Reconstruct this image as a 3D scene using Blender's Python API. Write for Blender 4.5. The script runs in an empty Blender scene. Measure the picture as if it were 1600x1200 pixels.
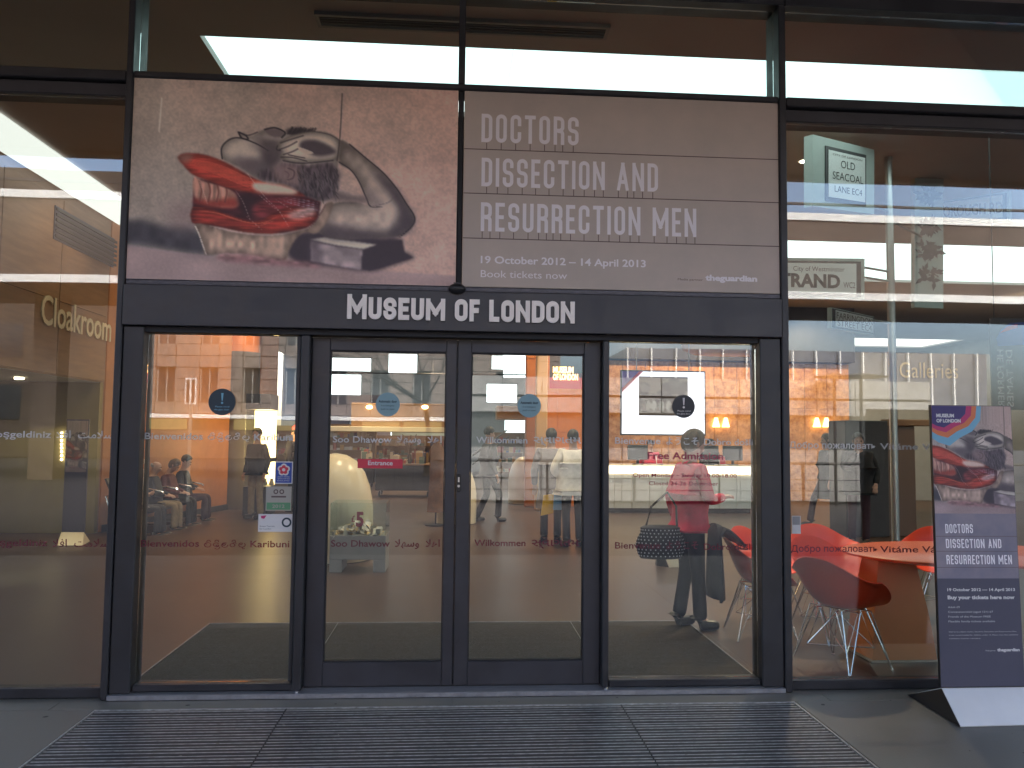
import bpy, math, random
import numpy as np
from mathutils import Vector, Matrix, Euler
random.seed(7); rng = np.random.default_rng(7)
scn = bpy.context.scene
COL = scn.collection
RAD = math.radians

# ------------------------------------------------------------------ camera, sky, sun, exposure
EXPOSURE = 2.9
SKY = 0.15
SUN = 0.5
LAMPS = 0.45                                   # how bright the hall's lamps stand against the daylight
FPX, YAW, PIT, ROL, CY, CZ = 1250.0, 0.0682, 0.0643, 0.0107, 5.057, 1.592
_fw = Vector((math.sin(YAW)*math.cos(PIT), math.cos(YAW)*math.cos(PIT), math.sin(PIT)))
_r = Vector((math.cos(YAW), -math.sin(YAW), 0)); _u = _r.cross(_fw)
CR = _r*math.cos(ROL) + _u*math.sin(ROL); CU = -_r*math.sin(ROL) + _u*math.cos(ROL)
CAMP = Vector((0, -CY, CZ))
cam = bpy.data.cameras.new('camera'); camo = bpy.data.objects.new('camera', cam); COL.objects.link(camo)
cam.sensor_fit = 'HORIZONTAL'; cam.sensor_width = 36; cam.lens = 36*FPX/1600; cam.clip_start = .05; cam.clip_end = 600
camo.matrix_world = Matrix(((CR.x, CU.x, -_fw.x, CAMP.x), (CR.y, CU.y, -_fw.y, CAMP.y), (CR.z, CU.z, -_fw.z, CAMP.z), (0, 0, 0, 1)))
scn.camera = camo
w = bpy.data.worlds.new('World'); scn.world = w; w.use_nodes = True
nt = w.node_tree; sky = nt.nodes.new('ShaderNodeTexSky'); sky.sky_type = 'NISHITA'; sky.sun_disc = False
SUN_EL, SUN_ROT = RAD(50), RAD(25)
sky.sun_elevation = SUN_EL; sky.sun_rotation = SUN_ROT; sky.dust_density = 6.0; sky.air_density = 0.8; sky.ozone_density = 0.3
nt.links.new(sky.outputs[0], nt.nodes['Background'].inputs[0]); nt.nodes['Background'].inputs[1].default_value = SKY
sl = bpy.data.lights.new('sun', 'SUN'); sl.energy = SUN; sl.angle = RAD(15); sl.color = (1, .90, .80)
so = bpy.data.objects.new('sun', sl); COL.objects.link(so)
so.rotation_euler = Vector((math.sin(SUN_ROT)*math.cos(SUN_EL), math.cos(SUN_ROT)*math.cos(SUN_EL), math.sin(SUN_EL))).to_track_quat('Z', 'Y').to_euler()
scn.view_settings.view_transform = 'Standard'; scn.view_settings.look = 'None'
scn.view_settings.exposure = EXPOSURE; scn.view_settings.gamma = 1; scn.view_settings.use_curve_mapping = False
scn.cycles.max_bounces = 8; scn.cycles.transparent_max_bounces = 24; scn.cycles.sample_clamp_indirect = 4
scn.cycles.caustics_reflective = False; scn.cycles.caustics_refractive = False

# ------------------------------------------------------------------ survey helpers (turn a sighting into metres)
def ray(px, py): return _fw + CR*((px-800)/FPX) - CU*((py-600)/FPX)
def PY(px, py, y=0.0):
    d = ray(px, py); return CAMP + d*((y+CY)/d.y)
def PZ(px, py, z=0.0):
    d = ray(px, py); return CAMP + d*((z-CZ)/d.z)
def PX(px, py, x):
    d = ray(px, py); return CAMP + d*(x/d.x)

# ------------------------------------------------------------------ materials
def lin(c): return tuple((x/255/12.92 if x/255 <= .04045 else ((x/255+.055)/1.055)**2.4) for x in c)
def mat(name, col, rough=.6, metal=0.0, noise=0.0, nscale=8.0, bump=0.0, bscale=60.0, emit=None, es=0.0, spec=None, stretch=None, col2=None, rvar=0.0):
    m = bpy.data.materials.new(name); m.use_nodes = True; t = m.node_tree; b = t.nodes['Principled BSDF']
    b.inputs['Base Color'].default_value = (*col, 1); b.inputs['Roughness'].default_value = rough; b.inputs['Metallic'].default_value = metal
    if spec is not None: b.inputs['Specular IOR Level'].default_value = spec
    if emit: b.inputs['Emission Color'].default_value = (*emit, 1); b.inputs['Emission Strength'].default_value = es
    tc = t.nodes.new('ShaderNodeTexCoord'); mp = t.nodes.new('ShaderNodeMapping'); t.links.new(tc.outputs['Object'], mp.inputs[0])
    if stretch: mp.inputs['Scale'].default_value = stretch
    if noise or col2 or rvar:
        n = t.nodes.new('ShaderNodeTexNoise'); n.inputs['Scale'].default_value = nscale; n.inputs['Detail'].default_value = 8; n.inputs['Roughness'].default_value = .62
        t.links.new(mp.outputs[0], n.inputs['Vector'])
        r = t.nodes.new('ShaderNodeMapRange'); r.inputs[1].default_value = .3; r.inputs[2].default_value = .7
        t.links.new(n.outputs['Fac'], r.inputs[0])
        mx = t.nodes.new('ShaderNodeMix'); mx.data_type = 'RGBA'
        c2 = col2 if col2 else tuple(min(1, x*(1+noise)) for x in col); c1 = col if col2 else tuple(x*(1-noise) for x in col)
        mx.inputs[6].default_value = (*c1, 1); mx.inputs[7].default_value = (*c2, 1)
        t.links.new(r.outputs[0], mx.inputs[0]); t.links.new(mx.outputs[2], b.inputs['Base Color'])
        if rvar:
            r2 = t.nodes.new('ShaderNodeMapRange'); r2.inputs[1].default_value = .3; r2.inputs[2].default_value = .7
            r2.inputs[3].default_value = rough-rvar; r2.inputs[4].default_value = rough+rvar
            t.links.new(n.outputs['Fac'], r2.inputs[0]); t.links.new(r2.outputs[0], b.inputs['Roughness'])
    if bump:
        n2 = t.nodes.new('ShaderNodeTexNoise'); n2.inputs['Scale'].default_value = bscale; n2.inputs['Detail'].default_value = 5
        t.links.new(mp.outputs[0], n2.inputs['Vector'])
        bp = t.nodes.new('ShaderNodeBump'); bp.inputs['Strength'].default_value = bump; bp.inputs['Distance'].default_value = .01
        t.links.new(n2.outputs['Fac'], bp.inputs['Height']); t.links.new(bp.outputs[0], b.inputs['Normal'])
    return m
def emat(name, col, s):
    m = bpy.data.materials.new(name); m.use_nodes = True; t = m.node_tree; t.nodes.remove(t.nodes['Principled BSDF'])
    e = t.nodes.new('ShaderNodeEmission'); e.inputs[0].default_value = (*col, 1); e.inputs[1].default_value = s*LAMPS
    t.links.new(e.outputs[0], t.nodes['Material Output'].inputs[0]); return m
def glass(name, fac, tint=(.93, .97, .95)):
    m = bpy.data.materials.new(name); m.use_nodes = True; t = m.node_tree; t.nodes.remove(t.nodes['Principled BSDF'])
    tr = t.nodes.new('ShaderNodeBsdfTransparent'); tr.inputs[0].default_value = (*tint, 1)
    g = t.nodes.new('ShaderNodeBsdfGlossy'); g.inputs['Roughness'].default_value = 0.0; g.inputs[0].default_value = (.95, .98, 1, 1)
    lw = t.nodes.new('ShaderNodeLayerWeight'); lw.inputs['Blend'].default_value = .35
    mr = t.nodes.new('ShaderNodeMapRange'); mr.inputs[3].default_value = fac; mr.inputs[4].default_value = .6
    t.links.new(lw.outputs['Fresnel'], mr.inputs[0])
    # ripple: float glass is never perfectly flat
    tc = t.nodes.new('ShaderNodeTexCoord'); n = t.nodes.new('ShaderNodeTexNoise'); n.inputs['Scale'].default_value = 1.3; n.inputs['Detail'].default_value = 1
    bp = t.nodes.new('ShaderNodeBump'); bp.inputs['Strength'].default_value = .05; bp.inputs['Distance'].default_value = .01
    t.links.new(tc.outputs['Object'], n.inputs['Vector']); t.links.new(n.outputs['Fac'], bp.inputs['Height']); t.links.new(bp.outputs[0], g.inputs['Normal'])
    mx = t.nodes.new('ShaderNodeMixShader'); t.links.new(mr.outputs[0], mx.inputs[0]); t.links.new(tr.outputs[0], mx.inputs[1]); t.links.new(g.outputs[0], mx.inputs[2])
    t.links.new(mx.outputs[0], t.nodes['Material Output'].inputs[0]); return m
def vcmat(name, rough=.55):
    m = bpy.data.materials.new(name); m.use_nodes = True; t = m.node_tree; b = t.nodes['Principled BSDF']; b.inputs['Roughness'].default_value = rough
    a = t.nodes.new('ShaderNodeVertexColor'); a.layer_name = 'print'; t.links.new(a.outputs[0], b.inputs['Base Color']); return m

M = {}
M['frame'] = mat('powder_coated_metal', (.021, .021, .024), .46, noise=.28, nscale=5, bump=.08, bscale=250, rvar=.12)
M['frame_light'] = mat('grey_metal', (.032, .031, .036), .44, noise=.22, nscale=5, rvar=.12, bump=.06, bscale=200)
M['seal'] = mat('black_rubber_seal', (.008, .008, .010), .7)
M['ledge'] = mat('scuffed_ledge_metal', (.10, .095, .11), .4, metal=.3, col2=(.03, .03, .036), nscale=22, stretch=(1, 1, 6))
M['glass'] = glass('coated_glass', .048)
M['glass_top'] = glass('transom_glass', .045, (.88, .98, .97))
M['clear'] = glass('clear_glass', .03)
M['pave'] = mat('polished_concrete_paving', (.135, .128, .108), .42, col2=(.172, .162, .138), nscale=1.3, bump=.12, bscale=90, rvar=.05)
M['sill'] = mat('brushed_steel_sill', (.30, .30, .31), .38, metal=.5, noise=.25, nscale=14, stretch=(1, 12, 1))
M['matbar'] = mat('worn_rubber_bar', (.014, .014, .016), .55, col2=(.05, .05, .052), nscale=9, stretch=(1, 5, 1))
M['alu'] = mat('scratched_aluminium_bar', (.40, .40, .40), .40, metal=.6, noise=.5, nscale=26, stretch=(1, 5, 1))
M['pit'] = mat('mat_well', (.010, .010, .011), .8)
M['floor'] = mat('polished_screed_floor', (.066, .040, .029), .36, col2=(.082, .050, .037), nscale=1.4, rvar=.02, bump=.01, bscale=30, spec=.28)
M['inmat'] = mat('ribbed_carpet', (.085, .070, .056), .95, noise=.3, nscale=60, bump=.5, bscale=300)
M['ceil'] = mat('painted_ceiling', (.46, .41, .385), .8, noise=.06, nscale=1)
M['light'] = emat('luminous_ceiling_glass', (.82, 1.0, .98), .60)
M['light2'] = emat('luminous_ceiling_panel', (1, .97, .90), .50)
M['cove'] = emat('cove_panel', (1, .98, .92), .36)
M['wood'] = mat('veneered_wall_panel', (.20, .11, .055), .5, col2=(.27, .15, .075), nscale=2.2, stretch=(1, 1, 9), bump=.03)
M['orange'] = mat('orange_plaster_wall', (.42, .17, .065), .6, noise=.15, nscale=3)
M['gold'] = mat('mottled_copper_leaf_wall', (.30, .10, .03), .45, col2=(.68, .33, .13), nscale=9)
M['white'] = mat('white_paint', (.74, .74, .72), .55, noise=.05, nscale=3)
M['grey'] = mat('grey_paint', (.30, .29, .28), .6, noise=.08, nscale=3)
M['dark'] = mat('dark_paint', (.035, .033, .035), .5, noise=.2, nscale=5)
M['black'] = mat('black_plastic', (.012, .012, .014), .4)
M['chrome'] = mat('chrome_wire', (.75, .75, .75), .18, metal=1)
M['steel'] = mat('steel_pole', (.48, .48, .46), .3, metal=.8)
M['red'] = mat('red_moulded_plastic', (.78, .065, .022), .32, noise=.06, nscale=4)
M['orangered'] = mat('orange_red_laminate', (.68, .105, .035), .28, noise=.05, nscale=4)
M['orangeped'] = mat('orange_painted_pedestal', (.56, .17, .045), .4, noise=.08, nscale=4)
M['cream'] = mat('cream_gloss_moulding', (.72, .60, .42), .3, noise=.04, nscale=2)
M['ink'] = mat('white_print', (.82, .77, .78), .6)
M['inkdark'] = mat('dark_print', (.10, .062, .058), .6)
M['silver'] = mat('silver_vinyl_lettering', (.52, .52, .51), .45)
M['redvinyl'] = mat('crimson_vinyl_lettering', (.26, .016, .050), .5); M['dimred'] = mat('thin_crimson_vinyl_lettering', (.11, .014, .030), .5)
M['goldletter'] = mat('brass_letter', (.66, .56, .38), .35, metal=.2)
M['sign'] = mat('off_white_sign_letter', (.93, .85, .77), .5, noise=.05, nscale=6)
M['banner'] = mat('printed_sandstone_board', (.46, .395, .335), .62, col2=(.54, .445, .375), nscale=3.2, bump=.02)
M['navy'] = mat('navy_printed_board', (.060, .058, .088), .5, noise=.06, nscale=3)
M['skin'] = mat('skin', (.48, .27, .19), .5, noise=.08, nscale=14)
M['eye'] = mat('eye', (.03, .02, .02), .25)
M['hair_dark'] = mat('dark_hair', (.015, .012, .011), .6, noise=.5, nscale=40, stretch=(1, 1, .2))
M['hair_brown'] = mat('brown_hair', (.10, .055, .03), .6, noise=.5, nscale=40, stretch=(1, 1, .2))
M['hair_grey'] = mat('grey_hair', (.22, .2, .18), .6, noise=.4, nscale=40)
def cloth(n, c): return mat(n, c, .85, noise=.22, nscale=9, bump=.6, bscale=14)
M['c_red'] = cloth('crimson_wool', (.62, .012, .058)); M['c_black'] = cloth('black_cloth', (.012, .012, .014)); M['c_denim'] = cloth('dark_denim', (.008, .010, .017))
M['c_maroon'] = cloth('maroon_leather', (.11, .02, .018)); M['c_khaki'] = cloth('khaki_cotton', (.27, .20, .12)); M['c_white'] = cloth('white_quilted_cloth', (.60, .57, .52))
M['c_grey'] = cloth('grey_wool', (.17, .15, .16)); M['c_navy'] = cloth('navy_cloth', (.02, .022, .035)); M['c_suit'] = cloth('charcoal_suit_cloth', (.05, .05, .06)); M['c_plum'] = cloth('plum_cloth', (.05, .02, .03))
M['leather'] = mat('black_leather', (.015, .014, .014), .4)
M['stone'] = mat('pale_stone_cladding', (.21, .17, .15), .75, noise=.16, nscale=1.2)
M['stone2'] = mat('brown_stone_cladding', (.10, .075, .065), .75, noise=.16, nscale=1.2)
M['window'] = mat('dark_window_glass', (.03, .035, .045), .08)
M['litwindow'] = emat('lit_shop_window', (1, .72, .30), .5)
M['bark'] = mat('bark', (.06, .05, .045), .9, noise=.3, nscale=12)
M['soffit'] = mat('canopy_soffit', (.16, .13, .12), .7, noise=.1, nscale=1)
M['boards'] = mat('off_white_board', (.36, .36, .36), .5, noise=.1, nscale=2)
M['fasciawhite'] = mat('white_parapet_cladding', (.82, .82, .82), .4, noise=.05, nscale=1)
M['asphalt'] = mat('outdoor_paving', (.035, .032, .035), .7, noise=.2, nscale=1)
M['warm'] = emat('warm_lamp', (1, .66, .30), 9)
M['warmsoft'] = emat('warm_glowing_shade', (1, .62, .22), 2.6)
M['bulb'] = emat('downlight_lamp', (1, .82, .55), 7)
M['daypanel'] = emat('bright_daylight_window', (.86, .97, 1.0), 1.15)
M['bronze'] = mat('bronze_bulkhead', (.52, .30, .15), .35, metal=.4, noise=.1, nscale=2)

# ------------------------------------------------------------------ mesh builder
class MB:
    def __init__(s): s.v = []; s.f = []; s.m = []
    def add(s, vs, fs, mi=0):
        o = len(s.v); s.v += [tuple(v) for v in vs]; s.f += [tuple(i+o for i in f) for f in fs]; s.m += [mi]*len(fs); return s
    def box(s, x0, x1, y0, y1, z0, z1, mi=0):
        return s.add([(x0,y0,z0),(x1,y0,z0),(x1,y1,z0),(x0,y1,z0),(x0,y0,z1),(x1,y0,z1),(x1,y1,z1),(x0,y1,z1)],
                     [(0,3,2,1),(4,5,6,7),(0,1,5,4),(1,2,6,5),(2,3,7,6),(3,0,4,7)], mi)
    def bbox(s, x0, x1, y0, y1, z0, z1, b=.006, mi=0):      # box with chamfered upright and front edges
        pts = []
        for z, i in ((z0, b), (z0+b, 0), (z1-b, 0), (z1, b)):
            X0, X1, Y0, Y1 = x0+i, x1-i, y0+i, y1-i
            pts += [(X0+b,Y0,z),(X1-b,Y0,z),(X1,Y0+b,z),(X1,Y1-b,z),(X1-b,Y1,z),(X0+b,Y1,z),(X0,Y1-b,z),(X0,Y0+b,z)]
        fs = [tuple(reversed(range(8))), tuple(range(24, 32))]
        for k in range(3):
            for i in range(8): j = (i+1) % 8; fs.append((k*8+i, k*8+j, k*8+8+j, k*8+8+i))
        return s.add(pts, fs, mi)
    def quad(s, a, b, c, d, mi=0): return s.add([a, b, c, d], [(0, 1, 2, 3)], mi)
    def slab(s, a, b, c, d, t, mi=0):                       # thick quad, t along its normal (away from the viewer side)
        a, b, c, d = map(Vector, (a, b, c, d)); n = (b-a).cross(d-a).normalized()*t
        return s.add([a, b, c, d, a-n, b-n, c-n, d-n], [(0,1,2,3),(7,6,5,4),(0,4,5,1),(1,5,6,2),(2,6,7,3),(3,7,4,0)], mi)
    def tube(s, pts, r, n=6, mi=0, cap=True):
        pts = [Vector(p) for p in pts]; rs = r if isinstance(r, (list, tuple)) else [r]*len(pts); vs = []; fs = []
        for i, p in enumerate(pts):
            d = (pts[min(i+1, len(pts)-1)] - pts[max(i-1, 0)]).normalized()
            a = d.cross(Vector((0, 0, 1)) if abs(d.z) < .9 else Vector((1, 0, 0))).normalized(); b = d.cross(a)
            for k in range(n): t = 2*math.pi*k/n; vs.append(p + (a*math.cos(t)+b*math.sin(t))*rs[i])
        for i in range(len(pts)-1):
            for k in range(n): k2 = (k+1) % n; fs.append((i*n+k, i*n+k2, (i+1)*n+k2, (i+1)*n+k))
        if cap: fs += [tuple(reversed(range(n))), tuple(range((len(pts)-1)*n, len(pts)*n))]
        return s.add(vs, fs, mi)
    def lathe(s, prof, n=24, cx=0, cy=0, sx=1, sy=1, mi=0):
        vs = []; fs = []
        for r, z in prof:
            for k in range(n): t = 2*math.pi*k/n; vs.append((cx+sx*r*math.cos(t), cy+sy*r*math.sin(t), z))
        for i in range(len(prof)-1):
            for k in range(n): k2 = (k+1) % n; fs.append((i*n+k, i*n+k2, (i+1)*n+k2, (i+1)*n+k))
        fs += [tuple(reversed(range(n))), tuple(range((len(prof)-1)*n, len(prof)*n))]
        return s.add(vs, fs, mi)
    def disc(s, c, r, ax='y', t=.002, n=28, mi=0, r0=0):
        c = Vector(c); vs = []; fs = []
        for off in (0, t):
            for k in range(n):
                a = 2*math.pi*k/n; vs.append(c + (Vector((r*math.cos(a), off, r*math.sin(a))) if ax == 'y' else Vector((r*math.cos(a), r*math.sin(a), off))))
        if r0:
            for off in (0, t):
                for k in range(n): a = 2*math.pi*k/n; vs.append(c + Vector((r0*math.cos(a), off, r0*math.sin(a))))
            for k in range(n): k2 = (k+1) % n; fs += [(k, k2, 2*n+k2, 2*n+k), (k, n+k, n+k2, k2)]
        else:
            fs = [tuple(range(n)), tuple(reversed(range(n, 2*n)))] + [(k, n+k, n+(k+1) % n, (k+1) % n) for k in range(n)]
        return s.add(vs, fs, mi)
    def sphere(s, c, r, n=12, sc=(1, 1, 1), mi=0):
        c = Vector(c); vs = [c+Vector((0, 0, r*sc[2]))]; fs = []; h = n//2
        for i in range(1, h):
            p = math.pi*i/h
            for k in range(n): t = 2*math.pi*k/n; vs.append(c+Vector((r*sc[0]*math.sin(p)*math.cos(t), r*sc[1]*math.sin(p)*math.sin(t), r*sc[2]*math.cos(p))))
        vs.append(c-Vector((0, 0, r*sc[2]))); L = len(vs)-1
        for k in range(n):
            k2 = (k+1) % n; fs.append((0, 1+k, 1+k2)); fs.append((L, 1+(h-2)*n+k2, 1+(h-2)*n+k))
            for i in range(h-2): a = 1+i*n; fs.append((a+k, a+n+k, a+n+k2, a+k2))
        return s.add(vs, fs, mi)
    def prism(s, pts2, y0, y1, mi=0):                        # polygon given in x,z, pushed along y
        n = len(pts2); vs = [(x, y0, z) for x, z in pts2] + [(x, y1, z) for x, z in pts2]
        return s.add(vs, [tuple(range(n)), tuple(reversed(range(n, 2*n)))] + [(k, n+k, n+(k+1) % n, (k+1) % n) for k in range(n)], mi)

def base_of(parent):
    p = parent
    while p is not None and p.parent is not None: p = p.parent
    return p
def obj(name, mb, m, parent=None, smooth=False, local=False, label=None, kind=None):
    me = bpy.data.meshes.new(name); vs = mb.v
    if parent is not None and not local:
        r = base_of(parent); inv = (Matrix.Translation(r.location) @ r.rotation_euler.to_matrix().to_4x4()).inverted()
        vs = [tuple(inv @ Vector(v)) for v in vs]
    me.from_pydata([tuple(v) for v in vs], [], mb.f); me.update()
    for mm in (m if isinstance(m, (list, tuple)) else [m]): me.materials.append(mm)
    me.polygons.foreach_set('material_index', mb.m)
    if smooth:
        me.polygons.foreach_set('use_smooth', [True]*len(me.polygons))
        try: me.set_sharp_from_angle(angle=RAD(40))
        except Exception: pass
    o = bpy.data.objects.new(name, me); COL.objects.link(o)
    if parent is not None: o.parent = parent
    if label: o['label'] = label
    if kind: o['kind'] = kind
    return o
def thing(name, label, cat, loc=(0, 0, 0), rz=0, group=None):
    o = bpy.data.objects.new(name, None); COL.objects.link(o); o.location = loc; o.rotation_euler = (0, 0, rz); o.empty_display_size = .2
    o['label'] = label; o['category'] = cat
    if group: o['group'] = group
    return o
def tag(o, label, cat, group=None):
    o['label'] = label; o['category'] = cat
    if group: o['group'] = group
    return o
def struct(name, mb, m, **k): return obj(name, mb, m, kind='structure', **k)
def copy_tree(o, parent=None):
    c = o.copy(); COL.objects.link(c); c.parent = parent
    for ch in list(o.children): copy_tree(ch, c)
    return c
def mesh_from(o):
    dg = bpy.context.evaluated_depsgraph_get(); dg.update(); return bpy.data.meshes.new_from_object(o.evaluated_get(dg))

# ------------------------------------------------------------------ writing
def text(name, s, p0, p1, h, m, parent=None, up=Vector((0, 0, 1)), bold=0.0, depth=.0008, lift=.003, mirror=False, align_h=None):
    """string s from p0 to p1 (ends of its baseline), height h of the capitals"""
    cu = bpy.data.curves.new(name, 'FONT'); cu.body = s; cu.size = 1; cu.offset = bold; cu.extrude = .0; cu.resolution_u = 3
    t = bpy.data.objects.new(name, cu); COL.objects.link(t); me = mesh_from(t); bpy.data.objects.remove(t); bpy.data.curves.remove(cu)
    n = len(me.vertices); co = np.empty(n*3); me.vertices.foreach_get('co', co); co = co.reshape(-1, 3)
    p0, p1 = Vector(p0), Vector(p1); dx = (p1-p0).normalized(); nrm = dx.cross(up).normalized()
    x0, x1 = co[:, 0].min(), co[:, 0].max(); W = (p1-p0).length
    sx = W/(x1-x0); sy = h/.70
    if mirror: co[:, 0] = (x0+x1)-co[:, 0]
    out = [p0 + dx*((c[0]-x0)*sx) + up*(c[1]*sy) + nrm*lift for c in co]
    fs = [tuple(p.vertices) for p in me.polygons]; bpy.data.meshes.remove(me)
    mb = MB(); mb.add(out, fs)
    if depth > .002:                                          # raised letters: give them walls
        back = [p-nrm*depth for p in out]; from collections import Counter
        ed = Counter(); 
        for f in fs:
            for i in range(len(f)): ed[tuple(sorted((f[i], f[(i+1) % len(f)])))] += 1
        o2 = len(out); wf = []
        for f in fs:
            for i in range(len(f)):
                a, b = f[i], f[(i+1) % len(f)]
                if ed[tuple(sorted((a, b)))] == 1: wf.append((a, a+o2, b+o2, b))
        mb = MB(); mb.add(out+back, fs+wf)
    return obj(name, mb, m, parent)
def arc(cx, cy, rx, ry, a0, a1, n=5): return [(cx+rx*math.cos(RAD(a0+(a1-a0)*i/n)), cy+ry*math.sin(RAD(a0+(a1-a0)*i/n))) for i in range(n+1)]
def glyph(ch, w, r):                                          # strokes in a w x 1 cell: (points, closed)
    ry = r
    if ch == 'O': return [(arc(w-r,1-ry,r,ry,90,0)+arc(w-r,ry,r,ry,0,-90)+arc(r,ry,r,ry,270,180)+arc(r,1-ry,r,ry,180,90), True)]
    if ch == 'D': return [([(0,0),(0,1)]+arc(w-r,1-ry,r,ry,90,0)+arc(w-r,ry,r,ry,0,-90), True)]
    if ch == 'C': return [([(w,.70)]+arc(w-r,1-ry,r,ry,0,90)+arc(r,1-ry,r,ry,90,180)+arc(r,ry,r,ry,180,270)+arc(w-r,ry,r,ry,270,360)+[(w,.30)], False)]
    if ch == 'T': return [([(0,1),(w,1)], False), ([(w/2,.99),(w/2,0)], False)]
    if ch == 'I': return [([(0,0),(0,1)], False)]
    if ch == 'R': return [([(0,0),(0,1)], False), ([(.02,1)]+arc(w-r,1-ry,r,ry,90,0)+arc(w-r,.5+ry,r,ry,0,-90)+[(.02,.5)], False), ([(w*.55,.48)]+arc(w-r*.8,.48-ry*.9,r*.8,ry*.9,90,0)+[(w,0)], False)]
    if ch == 'S':
        q = min(ry, .235)
        return [([(w,.77)]+arc(w-r,1-q,r,q,0,90)+arc(r,1-q,r,q,90,180)+arc(r,.5+q,r,q,180,270)+arc(w-r,.5-q,r,q,90,0)+arc(w-r,q,r,q,0,-90)+arc(r,q,r,q,270,180)+[(0,.23)], False)]
    if ch == 'E': return [([(w,1),(0,1),(0,0),(w,0)], False), ([(.02,.5),(w*.85,.5)], False)]
    if ch == 'F': return [([(w,1),(0,1),(0,0)], False), ([(.02,.5),(w*.85,.5)], False)]
    if ch == 'L': return [([(0,1),(0,0),(w,0)], False)]
    if ch == 'N': return [([(0,0),(0,1)], False), ([(w,0),(w,1)], False), ([(0,.98),(w,.02)], False)]
    if ch == 'M': return [([(0,0),(0,1)], False), ([(w,0),(w,1)], False), ([(0,.98),(w/2,.3)], False), ([(w,.98),(w/2,.3)], False)]
    if ch == 'U': return [([(0,1)]+arc(r,ry,r,ry,180,270)+arc(w-r,ry,r,ry,270,360)+[(w,1)], False)]
    if ch == 'A': return [([(0,0),(w/2,1)], False), ([(w,0),(w/2,1)], False), ([(w*.2,.28),(w*.8,.28)], False)]
    return []
def ribbon(pts, closed, t):
    P = [Vector((p[0], p[1])) for p in pts]; n = len(P)
    if closed and (P[0]-P[-1]).length < 1e-6: P.pop(); n -= 1
    Q = [P[0]]
    for p in P[1:]:
        if (p-Q[-1]).length > 1e-5: Q.append(p)
    P = Q; n = len(P)
    if not closed:
        P[0] = P[0]+(P[0]-P[1]).normalized()*t/2; P[-1] = P[-1]+(P[-1]-P[-2]).normalized()*t/2
    L = []; R = []
    for i in range(n):
        a = P[i-1] if (closed or i > 0) else None; b = P[(i+1) % n] if (closed or i < n-1) else None
        d0 = (P[i]-a).normalized() if a is not None else (b-P[i]).normalized(); d1 = (b-P[i]).normalized() if b is not None else d0
        n0 = Vector((-d0.y, d0.x)); n1 = Vector((-d1.y, d1.x)); m = (n0+n1)
        m = m.normalized() if m.length > 1e-6 else n0; k = min(1/max(m.dot(n0), .3), 2.2)
        L.append(P[i]+m*k*t/2); R.append(P[i]-m*k*t/2)
    return L, R, n
WID = {'I': .0, 'M': 1.5, 'N': 1.12, 'A': 1.15, 'T': 1.0, 'E': .85, 'L': .8, 'F': .8}
def stroke_word(s, w, t, gap, space):
    """list of letters: each a list of (L,R,n,closed) ribbons in cap-height units; total width"""
    x = 0; out = []
    for ch in s:
        if ch == ' ': x += space; continue
        cw = w*WID.get(ch, 1); inner = max(cw-t, 0)
        rib = []
        for pts, cl in glyph(ch, max(inner, 1e-4), min(max(inner, .02)*.5, .22)):
            pp = [(x+t/2+p[0], t/2+p[1]*(1-t)) for p in pts]; rib.append((*ribbon(pp, cl, t), cl))
        # flat-cap letters already reach the cell ends; ribbon() adds t/2 so pull them in
        out.append((ch, rib, x, cw if cw > 0 else t)); x += max(cw, t)+gap
    return out, x-gap
def stroke_mesh(letters, p0, dx, up, sx, h, lift, depth):
    mb = MB(); nrm = dx.cross(up).normalized()
    for ch, rib, lx, cw in letters:
        for k, (L, R, n, cl) in enumerate(rib):
            lf = lift-(.00012 if depth < .01 else .0012)*k
            vs = []
            for i in range(n):
                for q in (L[i], R[i]): vs.append(p0+dx*(min(max(q.x, lx), lx+max(cw, (R[0]-L[0]).length))*sx)+up*(min(max(q.y, -0.0), 1.0)*h)+nrm*lf)
            m2 = len(vs); fs = [(2*i, 2*i+1, 2*((i+1) % n)+1, 2*((i+1) % n)) for i in range(n if cl else n-1)]
            if depth > .002:
                vs += [v-nrm*(depth+.001*k) for v in vs]; q = list(fs)
                for i in range(n if cl else n-1):
                    j = (i+1) % n; fs += [(2*i, 2*j, 2*j+m2, 2*i+m2), (2*i+1, 2*i+1+m2, 2*j+1+m2, 2*j+1)]
                if not cl: fs += [(0, m2, m2+1, 1), (2*n-2, 2*n-1, m2+2*n-1, m2+2*n-2)]
            mb.add(vs, fs)
    return mb

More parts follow.
